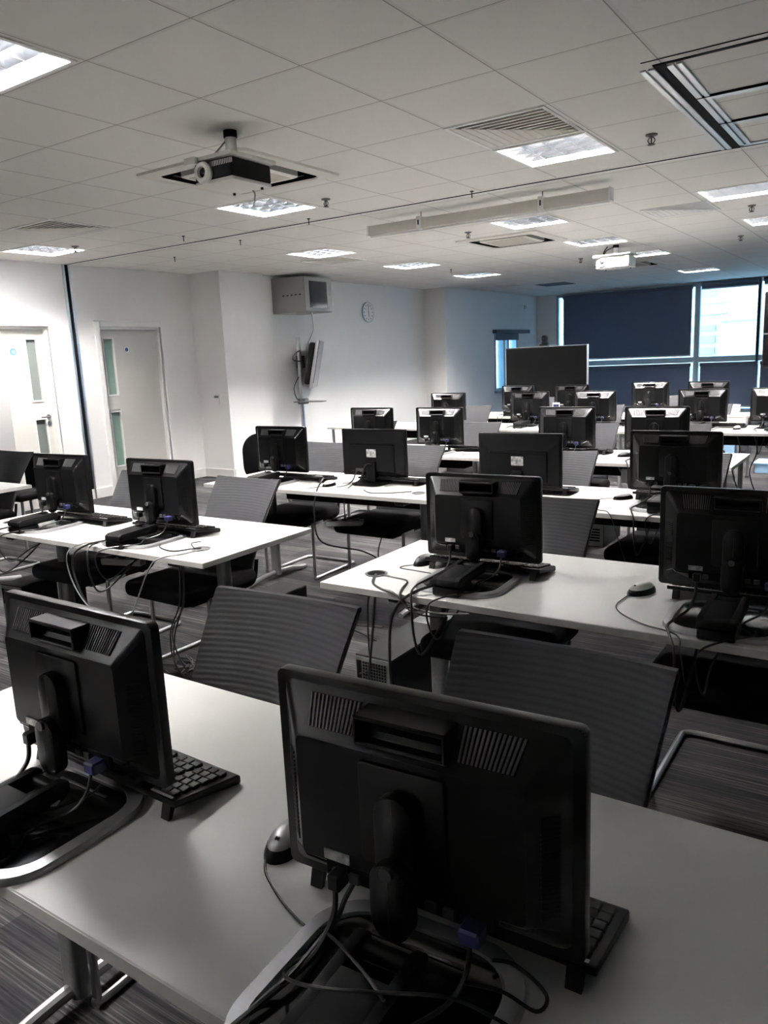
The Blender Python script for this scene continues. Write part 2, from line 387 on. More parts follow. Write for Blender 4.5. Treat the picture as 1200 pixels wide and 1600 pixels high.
# ------------------------------------------------------------------ back glazing
PANES = [(-6.62, -3.72), (-3.62, -2.56), (-2.50, -.3), (-.24, 1.9), (1.96, XR)]
for i, (xa, xb) in enumerate(PANES):
    root = bpy.data.objects.new('window_%d' % (i+2), None); COL.objects.link(root); root.location = (0, YB, 0); root['kind'] = 'structure'
    f = MB()
    f.box(xa-.05, xa, 0-.02, .10, .12, 2.70, .004, 1); f.box(xb, xb+.05 if i < 4 else xb, -.02, .10, .12, 2.70)if i < 4 else None
    for za, zb in ((.12, .19), (1.13, 1.24), (2.64, 2.70)): f.box(xa, xb, -.02, .10, za, zb, .004, 1)
    f.build('window_frame', 'winframe', root)
    for za, zb in ((.19, 1.13), (1.24, 2.64)): MB().box(xa, xb, .05, .056, za, zb).build('glass_pane', 'glass', root)
def blind(xa, xb, ztop, zbot, label, y=YB-.06):
    r = thing('roller_blind', ((xa+xb)/2, y, zbot), label, 'blind', 'dark roller blinds on the back window'); w2 = (xb-xa)/2; h_ = ztop-zbot
    MB().box(-w2, w2, -.035, .035, h_-.07, h_, .008).build('blind_cassette', 'blindcase', r)
    MB().box(-w2+.01, w2-.01, -.002, .001, .02, h_-.07).build('blind_fabric', 'blind', r)
    MB().box(-w2+.01, w2-.01, -.011, .011, 0, .024, .004).build('bottom_bar', 'alum', r)
blind(-6.50, -3.76, 2.67, 1.265, 'large dark roller blind pulled down over the upper left back window')
blind(-6.50, -3.76, 1.12, .22, 'dark roller blind over the low window pane, behind the big display')
blind(-3.58, -2.50, 1.12, .22, 'dark roller blind on the low pane right of the mullion')
blind(-2.46, -.3, 1.12, .22, 'dark roller blind on the low pane at the right edge of the view')
blind(-3.60, -2.54, 2.70, 2.56, 'dark roller blind rolled right up above the bright window')
blind(-2.46, -.3, 2.70, 2.56, 'dark roller blind rolled up at the right edge of the view')
blind(-.22, 1.9, 2.67, 1.265, 'dark roller blind pulled down to the right of the open windows'); blind(-.22, 1.9, 1.12, .22, 'low dark roller blind to the right of the open windows')
# small side window
root = bpy.data.objects.new('window_1', None); COL.objects.link(root); root.location = (-7.15, 14.78, .72); root['kind'] = 'structure'
f = MB()
for a, b in ((0, .06), (.42, .50), (.62, .70), (1.06, 1.12)): f.box(-.14, .012, a, b, 0, 1.18, .004, 1)
for a, b in ((0, .06), (1.12, 1.18)): f.box(-.14, .011, .06, 1.06, a, b)
f.box(-.05, .05, -.02, 1.14, -.03, 0, .004, 1)
f.build('window_frame', 'winframe', root)
for a, b in ((.06, .42), (.50, .62), (.70, 1.06)): MB().box(-.09, -.084, a, b, .06, 1.12).build('glass_pane', 'glass', root)
r = thing('roller_blind', (-7.10, 15.45, 1.90), 'short blue grey blind case fixed above the small side window', 'blind')
MB().box(-.05, .05, -.75, .95, 0, .075, .012).build('blind_cassette', 'blindcase', r)
MB().box(-.045, -.03, -.6, .5, -.14, 0).build('blind_fabric', 'blindcase', r)

# ------------------------------------------------------------------ neighbouring building and street
MB().box(-60, 60, YB+.5, 70, -6.2, -6).build('ground', 'ground', kind='structure')
b = thing('office_building', (-9, 30, -6), 'pale clad building across the street, seen through the open window', 'building')
MB().box(-14, 24, 0, 8, 0, 21).build('facade', 'facade', b)
f = MB()
for z in (8.5, 8.88, 9.9, 10.9): f.box(-13.5, 3.5, -.12, 0, z, z+.06)
f.build('ledge', 'facade', b)
for za, zb in ((6.3, 6.7), (7.1, 7.34), (7.5, 7.76), (7.92, 8.12), (9.12, 9.5), (10.1, 10.6)):
    MB().box(-13, 3.15, -.05, .02, za, zb).build('window_band', 'facwin', b)
MB().box(3.4, 14, -.5, 0, 0, 8.45).build('glazed_block', 'facade', b)
MB().box(3.62, 13.6, -.56, -.5, 3, 8.2).build('glazing', mat('pale_cyan_panel', (.17, .135, .09), .5), b)
MB().box(3.42, 13.9, -.60, -.5, 8.2, 8.24).build('parapet_line', 'facwin', b)

# ================================================================== CEILING ITEMS
def light_proto():
    r = thing('ceiling_light', (0, 0, H), '', 'ceiling light', 'recessed louvred ceiling lights')
    f = MB(); s = LS
    for q in ((0, s, 0, .018), (0, s, s-.018, s), (0, .018, .018, s-.018), (s-.018, s, .018, s-.018)): f.box(q[0], q[1], q[2], q[3], -.006, .006)
    f.build('frame', 'trim', r)
    f = MB()
    for q in ((0, .01, 0, s), (s-.01, s, 0, s), (.01, s-.01, 0, .01), (.01, s-.01, s-.01, s)): f.box(q[0], q[1], q[2], q[3], .006, .09)
    f.box(0, s, 0, s, .09, .1)
    f.build('housing', 'reflector', r)
    for k in range(4):
        x = .018+(s-.036)*(k+.5)/4
        MB().cyl((x, .03, .072), (x, s-.03, .072), .013, n=10).build('lit_tube', 'tube', r)
    lv = MB()
    n = 4
    for k in range(1, n):   # long blades between the tubes, curved sides
        x = .018+(s-.036)*k/n
        lv.prism([(x-.018, .055), (x-.006, .02), (x-.001, 0), (x+.001, 0), (x+.006, .02), (x+.018, .055)], 'y', .018, s-.018)
    for k in range(1, n+1):
        y = .018+(s-.036)*k/(n+1)
        lv.prism([(y-.018, .052), (y-.006, .02), (y-.001, .001), (y+.001, .001), (y+.006, .02), (y+.018, .052)], 'x', .018, s-.018)
    lv.build('louvre', 'louvre', r)
    return r
proto = light_proto()
for i, (x, y, lab) in enumerate(LIGHTS): place(proto, i > 0, (x, y, H), 0, lab)

for x, y, kind, lab in VENTS:
    r = thing('ceiling_vent', (x, y, H), lab, 'vent', 'slatted ceiling vents'); s = .58
    f = MB()
    for q in ((0, s, 0, .02), (0, s, s-.02, s), (0, .02, .02, s-.02), (s-.02, s, .02, s-.02)): f.box(q[0], q[1], q[2], q[3], -.006, .004)
    f.build('frame', 'white_pl' if kind != 2 else 'blindcase', r)
    k = MB(); k.box(0, s, 0, s, .08, .086)
    for q in ((0, .02, 0, s), (s-.02, s, 0, s), (.02, s-.02, 0, .02), (.02, s-.02, s-.02, s)): k.box(q[0], q[1], q[2], q[3], .004, .08)
    k.build('backing', 'gap', r)
    sl = MB()
    if kind == 2:
        for k in range(1, 9): q = .02+(s-.04)*k/9; sl.box(q-.01, q+.01, .02, s-.02, .0, .012); sl.box(.02, s-.02, q-.01, q+.01, .0, .012)
        sl.build('grille', 'blindcase', r)
    else:
        pitch = (s-.04)/11
        for k in range(11):
            q = .02+pitch*k
            sl.prism([(max(q, .02), q), (s-.02, q), (s-.02, q+pitch*.42), (min(q+pitch*.42, s-.02), q+pitch*.42)], 'z', -.003, .003)
            sl.prism([(q, min(q+.004, s-.02)), (q+pitch*.93, min(q+.004+pitch*.93, s-.018)), (q+pitch*.93, s-.018), (q, s-.018)], 'z', -.003, .003)
        sl.build('slats', 'dirty' if kind else 'white_pl', r)

def cassette(cx, cy, lab):
    r = thing('air_conditioning_cassette', (cx, cy, H), lab, 'air conditioner', 'ceiling air conditioning cassettes'); a = .475
    m0 = MB(); o_ = rrect(-a, a, -a, a, .05); i_ = rrect(-.345, .345, -.345, .345, .06)
    # outer panel as a ring with a chamfered rim
    i_ = rrect(-.372, .372, -.372, .372, .07)
    m0.loft([[(x, y, -.0005) for x, y in o_], [(x*.985, y*.985, -.014) for x, y in o_], [(x*1.02, y*1.02, -.020) for x, y in i_], [(x, y, -.012) for x, y in i_]], cap=False)
    m0.build('panel', 'dirty', r)
    g = MB(); g.loft([[(x, y, -.012) for x, y in i_], [(x*.985, y*.985, .055) for x, y in i_], [(x*.6, y*.6, .055) for x, y in i_]], cap=False); g.build('air_slot', 'gap', r)
    g = MB(); i3 = rrect(-.275, .275, -.275, .275, .04); g.loft([[(x, y, .055) for x, y in i3], [(x, y, -.016) for x, y in i3], [(x*.95, y*.95, -.022) for x, y in i3]]); g.build('centre_panel', 'dirty', r)
    MB().box(-.23, .23, -.23, .23, -.0245, -.0215).build('intake_grille', 'dirty2', r)
    for s1, d in (('x', 1), ('x', -1), ('y', 1), ('y', -1)):
        f = MB()
        if s1 == 'x': f.box(d*.330-.012, d*.330+.012, -.26, .26, .004, .006)
        else: f.box(-.26, .26, d*.330-.012, d*.330+.012, .004, .006)
        f.build('air_flap', 'black', r)
cassette(-3.695, 3.94, 'stained square ceiling air unit behind the nearer projector')
cassette(-3.74, 8.22, 'square ceiling air unit with a curved dark slot, beyond the screen casing')
cassette(-3.63, 12.08, 'ceiling air unit directly behind the far projector')

def projector(name, loc, rz, lab, w_, d_, h_, drop, dark):
    r = thing(name, loc, lab, 'projector', None, rz)
    # origin: ceiling point; body hangs by drop
    p = MB(); p.cyl((0, 0, 0), (0, 0, -.035), .036); p.build('ceiling_collar', 'blackmat', r)
    p = MB(); p.cyl((0, 0, -.035), (0, 0, -drop+h_+.02), .030); p.build('drop_pole', 'white_pl', r)
    zb = -drop
    p = MB(); p.box(-w_/2-.02, w_/2+.02, -d_/2-.02, d_/2+.02, zb+h_+.005, zb+h_+.025, .004)
    p.box(-w_/2-.02, -w_/2+.06, -d_/2-.05, -d_/2-.02, zb+h_-.01, zb+h_+.024, .004); p.build('mounting_plate', 'cream_pl', r)
    p = MB(); p.box(-w_/2, w_/2, -d_/2, d_/2, zb+.018, zb+h_, .012, 3); body = p.build('body', 'blackmat' if dark else 'cream_pl', r)
    p = MB(); p.box(-w_/2, w_/2, -d_/2, d_/2, zb, zb+.02, .008, 2); p.build('underside_cover', 'cream_pl', r)
    lx = -w_/2+.085
    p = MB(); p.lathe([(.001, 0), (.050, 0), (.054, -.02), (.047, -.035), (.030, -.035), (.026, -.02), (.001, -.02)], (lx, -d_/2, zb+h_*.5), 'y'); le = p.build('lens_ring', 'cream_pl', r)
    p = MB(); p.lathe([(.001, -.021), (.024, -.021), (.016, -.028), (.001, -.031)], (lx, -d_/2, zb+h_*.5), 'y'); p.build('lens', 'darkglass', le)
    p = MB()
    for k in range(14): x = -.02+k*.012; p.box(x, x+.005, -d_/2-.002, -d_/2+.002, zb+h_-.03, zb+h_-.006)
    p.build('vent_slots', 'darkrib' if not dark else 'cream_pl', r)
    for sx in (-1, 1):
        p = MB(); p.cyl((sx*w_*.38, d_*.35, zb), (sx*w_*.38, d_*.35, zb-.012), .008, n=10); p.build('foot', 'black', r)
    return r
pr = projector('projector', (-3.06, 3.21, H), 0, 'white and black ceiling projector hanging in front of the nearest air unit', .27, .30, .11, .28, True)
MB().tube([(.02, .12, -.28), (.03, .125, -.30), (.02, .13, -.33), (.012, .13, -.36)], .004).build('loose_strap', 'greycable', pr)
MB().tube([(-.03, 0, -.04), (-.09, -.03, -.10), (-.12, -.06, -.13), (-.07, -.05, -.15)], .005).build('lead', 'greycable', pr)
pr = projector('projector', (-3.05, 9.68, H), 0, 'small white projector hanging near the back windows', .40, .28, .13, .27, False)
MB().tube([(-.02, 0, -.02), (-.12, .0, -.06), (-.14, .0, -.12), (-.08, .02, -.14)], .008).build('lead', 'cable', pr)
MB().tube([(-.10, 0, -.01), (-.15, .0, -.08), (-.10, -.02, -.13)], .008).build('lead', 'cable', pr)

# long projection screen casing
r = thing('projection_screen_case', (-3.0, 5.98, 2.56), 'long white projection screen casing slung under the ceiling', 'projector screen')
MB().box(-1.09, 1.07, -.04, .04, .02, .105, .006).build('case', 'dirty', r)
MB().box(-1.08, 1.06, -.012, .012, .005, .02).build('screen_bar', 'white_pl', r)
for x in (-.56, .54):
    k = MB(); k.box(x-.022, x+.022, -.05, .05, .012, .12, .003, 1); b_ = k.build('hanging_bracket', 'white_pl', r)
    MB().cyl((x, -.052, .09), (x, -.052, .05), .006, n=8).build('bracket_slot', 'gap', b_)
    MB().cyl((x, 0, .12), (x, 0, H-2.56), .006, n=8).build('hanger_rod', 'chrome', r)
for sx in (-1.095, 1.075):
    k = MB(); k.box(sx-.006, sx+.006, -.044, .044, .016, .11, .003, 1); k.build('end_cap', 'white_pl', r)

def head_proto():
    r = thing('sprinkler_head', (0, 0, H), '', 'sprinkler', 'ceiling sprinkler heads')
    k = MB(); k.lathe([(.001, 0), (.035, 0), (.033, -.008), (.012, -.012), (.012, -.02), (.001, -.02)], (0, 0, 0)); k.build('escutcheon', 'greymetal', r)
    k = MB(); k.tube([(-.012, 0, -.018), (-.02, 0, -.035), (-.006, 0, -.052), (.006, 0, -.052), (.02, 0, -.035), (.012, 0, -.018)], .0028)
    k.lathe([(.004, -.02), (.004, -.055)], (0, 0, 0), n=10); k.lathe([(.022, -.055), (.022, -.058)], (0, 0, 0), n=14); k.build('deflector', 'black', r)
    return r
proto = head_proto()
for i, (x, y, lab) in enumerate([(-1.35, 4.92, 'metal sprinkler head beside the hatch rails'), (-3.79, 4.96, 'metal sprinkler head right of the light behind the projector'),
        (-6.87, 4.92, 'metal sprinkler head by the light over the left doors'), (-3.81, 7.32, 'metal sprinkler head between the screen casing and second air unit'),
        (-3.84, 10.66, 'metal sprinkler head left of the far projector'), (-1.30, 8.05, 'metal sprinkler head at the right between two lights'), (-1.75, 10.2, 'tiny sprinkler head furthest right near the back windows')]):
    place(proto, i > 0, (x, y, H), 0, lab)
r0 = None
for i, (x, y) in enumerate([(-2.85, 5.55), (-4.4, 5.5), (-5.6, 5.9), (-5.75, 5.3), (-6.9, 6.2), (-5.6, 10.2)]):
    k = MB() if r0 is None else None
    if k: k.cyl((0, 0, 0), (0, 0, -.05), .004, n=8); k.cyl((0, 0, 0), (0, 0, -.006), .014, n=10); r0 = k.build('ceiling_hook', 'black'); o = r0
    else: o = r0.copy(); COL.objects.link(o)
    o.location = (x, y, H)
    tag(o, ['short metal ceiling hook nearest the screen casing', 'short metal ceiling hook right of the light behind the projector', 'short metal hook above the light by the wall rack', 'short metal ceiling hook on the near side of the partition rail, left', 'short metal ceiling hook closest to the pillar corner', 'short metal ceiling hook over the clock wall'][i], 'hook', 'ceiling hooks')

# ================================================================== WALL ITEMS
r = thing('wall_rack_cabinet', (-7.6, 8.56, 2.19), 'grey steel equipment rack with smoked glass door high on the wall', 'rack cabinet')
MB().box(0, .58, 0, .62, 0, .48, .006).build('cabinet', 'rackgrey', r)
k = MB()
for y0, y1, z0, z1 in ((.01, .61, .01, .06), (.01, .61, .42, .47), (.01, .11, .06, .42), (.51, .61, .06, .42)): k.box(.58, .60, y0, y1, z0, z1, .003, 1)
d = k.build('door_frame', 'rackgrey', r)
MB().box(.585, .592, .11, .51, .06, .42).build('glass_door', 'darkglass', r)
MB().cyl((.60, .56, .24), (.612, .56, .24), .012, n=12).build('lock', 'chrome', r)
k = MB()
for q in range(5): k.box(.20+q*.075, .235+q*.075, -.002, .002, .23, .245)
k.build('side_slots', 'gap', r)

r = thing('wall_clock', (-7.6, 10.9, 2.27), 'round white wall clock on the left wall', 'clock')
k = MB(); k.lathe([(.001, 0), (.165, 0), (.165, .03), (.155, .038), (.148, .03), (.001, .028)], (0, 0, 0), 'x', 40); k.build('case', 'white_pl', r)
k = MB(); k.lathe([(.166, .01), (.166, .034), (.158, .036), (.150, .031)], (0, 0, 0), 'x', 40, cap=False); k.build('rim', 'winframe', r)
k = MB()
for q in range(12):
    a = q*PI/6; k.box(.029, .031, -.006, .006, .105, .13, rot=Matrix.Rotation(a, 4, 'X'), piv=(.03, 0, 0))
k.build('hour_marks', 'blackmat', r)
k = MB(); k.box(.032, .034, -.005, .005, -.08, .015, rot=Matrix.Rotation(.15, 4, 'X'), piv=(.03, 0, 0)); k.build('hour_hand', 'blackmat', r)
k = MB(); k.box(.035, .037, -.004, .004, -.02, .12, rot=Matrix.Rotation(.05, 4, 'X'), piv=(.03, 0, 0)); k.build('minute_hand', 'blackmat', r)

# television on a floor standing pole
r = thing('television_pole_stand', (-7.42, 8.86, 0), 'grey pole stand with a small shelf against the left wall', 'stand')
k = MB(); k.cyl((0, 0, .03), (0, 0, 1.86), .03); k.build('pole', 'alum', r)
k = MB(); k.box(-.17, .35, -.25, .25, 0, .03, .01); k.build('base', 'greymetal', r)
k = MB(); k.prism([(-.05, -.14), (.0, -.16), (.42, -.05), (.42, .05), (0, .16), (-.05, .14)], 'z', .93, .945, .003); k.build('shelf', 'greymetal', r)
k = MB(); k.box(-.045, .09, -.05, .05, .90, .98, .01); k.build('shelf_clamp', 'greymetal', r)
tv = thing('wall_television', (-7.34, 9.0, 1.12), 'silver flat television tilted down on the pole by the left wall', 'television', None, math.radians(34))
A = Matrix.Rotation(math.radians(12), 4, 'Y')
def rb(mb, *a, **k): mb.box(*a, rot=A, piv=(0, 0, 0), **k); return mb
rb(MB(), 0, .05, -.47, .47, .02, .70, bev=.012).build('bezel', 'silver', tv)
rb(MB(), .046, .053, -.43, .43, .13, .66).build('screen', 'silver', tv)
rb(MB(), -.09, 0, -.40, .40, .06, .66, bev=.03).build('rear_cover', 'black', tv)
rb(MB(), .05, .056, -.47, -.452, .10, .70).build('screen_edge', 'black', tv)
k = MB(); k.box(-.19, -.08, -.08, .08, .3, .48, .01); k.build('mount_bracket', 'blackmat', tv)
k = MB(); k.tube([(-.1, -.35, .55), (-.18, -.42, .5), (-.2, -.38, .42), (-.1, -.3, .4)], .008); k.build('lead', 'cable', tv)
k = MB(); k.tube([(-7.05, 8.75, 2.19), (-7.06, 8.78, 2.0), (-7.12, 8.82, 1.9), (-7.25, 8.86, 1.75), (-7.3, 8.88, 1.62)], .006)
tag(k.build('hanging_cable', 'greycable'), 'thin grey cable hanging from the wall rack to the television', 'cable')
k = MB(); k.tube([(-7.40, 8.80, 1.3), (-7.47, 8.76, 1.15), (-7.46, 8.78, 1.0), (-7.42, 8.80, .96)], .007)
tag(k.build('hanging_cable', 'cable'), 'short black cable looping down the television pole', 'cable')

k = MB(); k.box(0, .10, -.012, 0, 0, .13, .004); r = k.build('wall_controller', 'white_pl', loc=(-7.79, 7.47, 1.0)); tag(r, 'white wall controller with a dark display beside the pillar corner', 'wall switch')
MB().box(.012, .088, -.0145, -.012, .085, .115).build('display', 'greymetal', r)
k = MB(); k.box(0, .085, -.01, 0, 0, .085, .004); r = k.build('light_switch', 'white_pl', loc=(-7.64, 7.47, 1.02)); tag(r, 'plain white switch plate right of the wall controller', 'wall switch')
MB().box(.03, .055, -.013, -.01, .028, .058, .001, 1).build('rocker', 'white_pl', r)
k = MB(); k.box(0, .04, 0, .14, 0, .22, .01); r = k.build('soap_dispenser', 'white_pl', loc=(-7.6, 4.08, .92)); tag(r, 'small white wall box at the left edge of the view', 'wall box')
MB().box(.04, .05, .02, .12, .03, .08, .003, 1).build('front_flap', 'white_pl', r)
k = MB(); k.box(0, .03, 0, .09, 0, .09, .006); r = k.build('alarm_box', 'white_pl', loc=(-7.15, 16.3, 2.42)); tag(r, 'tiny white sensor box high beside the back window corner', 'sensor')
MB().cyl((.03, .045, .045), (.036, .045, .045), .02, n=12).build('sensor_lens', 'beige', r)

# ================================================================== DESKS
DZ = .73; DD = .70
def desk_proto(thin):
    r = thing('desk', (0, 0, 0), '', 'desk'); w_ = 1.8
    k = MB(); k.box(0, w_, 0, DD, DZ-.024, DZ, .002, 1); top = k.build('desktop', 'desk', r)
    k = MB()
    for q in ((0, w_, -.0015, 0), (0, w_, DD, DD+.0015)): k.box(q[0], q[1], q[2], q[3], DZ-.0235, DZ-.0015)
    k.box(-.0015, 0, 0, DD, DZ-.0235, DZ-.0015); k.box(w_, w_+.0015, 0, DD, DZ-.0235, DZ-.0015)
    e = k.build('edge_strip', 'deskedge', top); e['label'] = 'grey beige edge strip'
    for gx in (.13, w_-.19):
        k = MB(); k.lathe([(.040, 0), (.043, .003), (.034, .004), (.033, .0005), (.001, .0005)], (gx, .17, DZ)); g = k.build('cable_grommet', 'greymetal', top)
        if gx < 1: k = MB(); k.lathe([(.033, .001), (.033, .0012), (.001, .0012)], (gx, .17, DZ)); k.build('grommet_hole', 'gap', g)
    if not thin:
        for lx in (.28, w_-.26):
            leg = MB(); P = rrect(lx-.032, lx+.032, .33, .385, .02, 4)
            leg.prism(P, 'z', .03, DZ-.06); leg = leg.build('leg', 'greymetal', r)
            ft = MB(); ft.tube([(lx, .03, .012), (lx, .10, .022), (lx, .25, .045), (lx, .45, .045), (lx, .60, .022), (lx, .67, .012)], .018, 10); ft.build('foot', 'silver', leg)
            ar = MB(); ar.box(lx-.03, lx+.03, .06, .64, DZ-.06, DZ-.025, .004, 1); ar.build('bracket', 'black', leg)
    else:
        for lx in (.05, w_-.05):
            for ly in (.05, .65):
                leg = MB(); leg.cyl((lx, ly, .01), (lx, ly, DZ-.025), .017, n=14); leg = leg.build('leg', 'silver', r)
                MB().cyl((lx, ly, 0), (lx, ly, .012), .022, n=14).build('foot_pad', 'rubber', leg)
    k = MB(); k.box(.10, w_-.10, .30, .36, DZ-.065, DZ-.025); k.box(.10, w_-.10, .40, .43, DZ-.055, DZ-.025); k.build('under_beam', 'blackmat', r)
    k = MB(); k.box(.35, w_-.35, .44, .58, DZ-.16, DZ-.155); k.box(.35, w_-.35, .578, .582, DZ-.16, DZ-.03); k.box(.35, w_-.35, .438, .442, DZ-.16, DZ-.11); k.build('cable_tray', 'blackmat', r)
    return r
R1, R2, R3, R4, R5, R6 = .54, 2.09, 3.61, 5.26, 7.30, 8.80
pd = desk_proto(False); pt = desk_proto(True)
dd = [(-1.86, R1, 0, 'white desk closest to the camera, filling the lower frame'),
      (-.06, R1, 0, 'white desk at the lower right edge, joined to the closest one'),
      (-4.13, R2, 0, 'white desk at left carrying two monitors in the second row'),
      (-1.72, R2, 0, 'white second row desk at right with an open cable grommet at its left end'),
      (-3.94, R3, 0, 'white third row desk left of centre, below the wall rack'),
      (-2.14, R3, 0, 'white desk in the third row carrying a white mouse, right of centre'),
      (-7.02, 2.44, 0, 'white desk cut off at the far left edge near the doors'),
      (-4.50, R4, 1, 'white desk in the fourth row, left half of the row'),
      (-2.70, R4, 1, 'white desk in the fourth row whose right end corner is free'),
      (-5.75, R5, 1, 'white desk in the fifth row mostly hidden behind chairs at left'),
      (-4.00, R5, 1, 'white desk in the fifth row in front of the big display'),
      (-2.20, R5, 1, 'white desk in the fifth row reaching the right edge of the view'),
      (-5.00, R6, 1, 'white desk in the furthest row, left part beside the side window'),
      (-3.20, R6, 1, 'white desk in the furthest row, right part below the blinds')]
used = [False, False]
for x, y, t_, lab in dd:
    place(pt if t_ else pd, used[t_], (x, y, 0), 0, lab, 'white desks in rows'); used[t_] = True

# ================================================================== CHAIRS
def chair_proto():
    r = thing('meeting_chair', (0, 0, 0), '', 'chair')
    def surf(off):
        G = []
        for j in range(13):
            v = j/12; row = []
            for i in range(13):
                u = -1+i/6; hw = .205+.036*v
                x = u*hw; z = .455+.445*v+.012*u*u*v; y = .125+.205*v-.042*u*u+.03*v*v+off-.02*math.sin(v*PI)
                row.append((x, y, z))
            G.append(row)
        return G
    k = MB(); A_ = [[k.bm.verts.new(p) for p in row] for row in surf(0)]; B_ = [[k.bm.verts.new(p) for p in row] for row in surf(.022)]
    for G, fl in ((A_, 0), (B_, 1)):
        for j in range(12):
            for i in range(12):
                f = (G[j][i], G[j][i+1], G[j+1][i+1], G[j+1][i]); k.bm.faces.new(f[::-1] if fl else f)
    for i in range(12):
        k.bm.faces.new((A_[0][i], B_[0][i], B_[0][i+1], A_[0][i+1])); k.bm.faces.new((A_[12][i], A_[12][i+1], B_[12][i+1], B_[12][i]))
        k.bm.faces.new((A_[i][0], A_[i+1][0], B_[i+1][0], B_[i][0])); k.bm.faces.new((A_[i][12], B_[i][12], B_[i+1][12], A_[i+1][12]))
    bmesh.ops.recalc_face_normals(k.bm, faces=k.bm.faces)
    es = [e for e in k.bm.edges if len(e.link_faces) == 2 and e.calc_face_angle(0) > 1.0]
    bmesh.ops.bevel(k.bm, geom=es, offset=.006, segments=2, affect='EDGES')
    k.build('backrest', 'fabric', r)
    k = MB(); k.box(-.235, .235, -.37, .12, .400, .485, .036, 5); k.build('seat', 'seat', r)
    k = MB(); k.box(-.20, .20, -.30, .10, .388, .402, .004); k.build('seat_shell', 'blackmat', r)
    for s in (-1, 1):
        k = MB(); k.tube([(s*.222, -.10, .405), (s*.222, -.195, .402), (s*.222, -.212, .385), (s*.222, -.215, .2), (s*.222, -.215, .035)], .0115, 10); k.build('leg', 'chrome', r)
        k = MB(); k.tube([(s*.15, .02, .392), (s*.18, .09, .392), (s*.19, .13, .42), (s*.195, .15, .52)], .011, 8); k.build('back_strut', 'blackmat', r)
    k = MB(); k.tube([(-.222, -.215, .035), (-.222, -.20, .013), (-.222, 0, .012), (-.222, .22, .012), (-.21, .262, .012), (-.16, .275, .012), (0, .275, .012), (.16, .275, .012), (.21, .262, .012), (.222, .22, .012), (.222, 0, .012), (.222, -.20, .013), (.222, -.215, .035)], .0115, 10)
    k.build('floor_runner', 'chrome', r)
    k = MB(); k.tube([(-.222, -.08, .404), (.222, -.08, .404)], .010, 8, smooth=False); k.tube([(-.222, .03, .396), (.222, .03, .396)], .010, 8, smooth=False); k.build('cross_bar', 'blackmat', r)
    return r
ch = [(-1.31, 1.13, .04, 'grey ribbed back of the chair between the two nearest monitors'),
      (-.565, 1.11, -.02, 'largest grey chair back, right behind the nearest black monitor'),
      (-3.74, 2.68, .02, 'grey chair mostly hidden behind the second monitor of the left desk'),
      (-2.95, 2.69, -.03, 'grey chair at the right end of the left second row desk'),
      (-1.24, 2.70, .02, 'grey chair behind the monitor beside the open cable grommet'),
      (-.42, 2.70, 0, 'grey chair mostly hidden by the dark monitor cut off at the right edge'),
      (-3.60, 4.26, .02, 'grey chair behind the third row desk, right of its leftmost monitor'),
      (-2.83, 4.25, -.02, 'grey chair in the third row between the two plain backed monitors'),
      (-1.74, 4.18, .02, 'grey chair right of the large plain backed monitor'),
      (-1.03, 4.25, -.04, 'grey chair peeking out right of the fourth third-row monitor'),
      (-5.95, 3.16, .03, 'grey chair cut off at the far left edge behind the left desk'),
      (-4.32, 5.95, .02, 'grey chair between the two left monitors of the fourth row'),
      (-3.22, 5.95, -.02, 'grey chair below the fifth row, right of the white labelled monitor'),
      (-2.16, 5.95, .03, 'grey chair right of the monitor with purple plugs in the fourth row'),
      (-1.46, 5.95, 0, 'grey chair top just left of the free desk corner in the fourth row'),
      (-4.30, 8.00, .02, 'grey chair at the left of the fifth row, below the side window'),
      (-2.74, 8.00, 0, 'grey chair sliver right of the middle fifth row monitor'),
      (-1.68, 8.00, -.02, 'grey chair sliver right of the wide fifth row monitor on the right'),
      (-3.88, 9.50, .03, 'small pale chair top in front of the big display'),
      (-2.52, 9.50, 0, 'chair back in the furthest row, right of the lone monitor before the blinds')]
pc = chair_proto()
for i, (x, y, a, lab) in enumerate(ch): place(pc, i > 0, (x, y, 0), a, lab, 'grey backed cantilever chairs')

# black padded chair by the pillar and another by the doors
def black_chair(loc, rz, lab, top=.90, rad=.17):
    r = thing('black_chair', loc, lab, 'chair', None, rz)
    k = MB(); pts = []
    P = rrect(-.22, .22, .44, top, rad, 8); k.prism(P, 'y', .18, .235, .012); k.build('backrest', 'seat', r)
    k = MB(); k.box(-.24, .24, -.24, .22, .42, .49, .03, 3); k.build('seat', 'seat', r)
    for sx in (-1, 1):
        for sy in (-1, 1):
            k = MB(); k.cyl((sx*.2, sy*.19, .43), (sx*.22, sy*.22, 0), .013, n=10); k.build('leg', 'greymetal', r)
    return r
black_chair((-4.72, 4.95, 0), .3, 'black padded chair against the wall, left of the third row monitors')
black_chair((-6.60, 3.9, 0), .1, 'black padded chair near the doors, behind the second row left monitor', .78, .05)

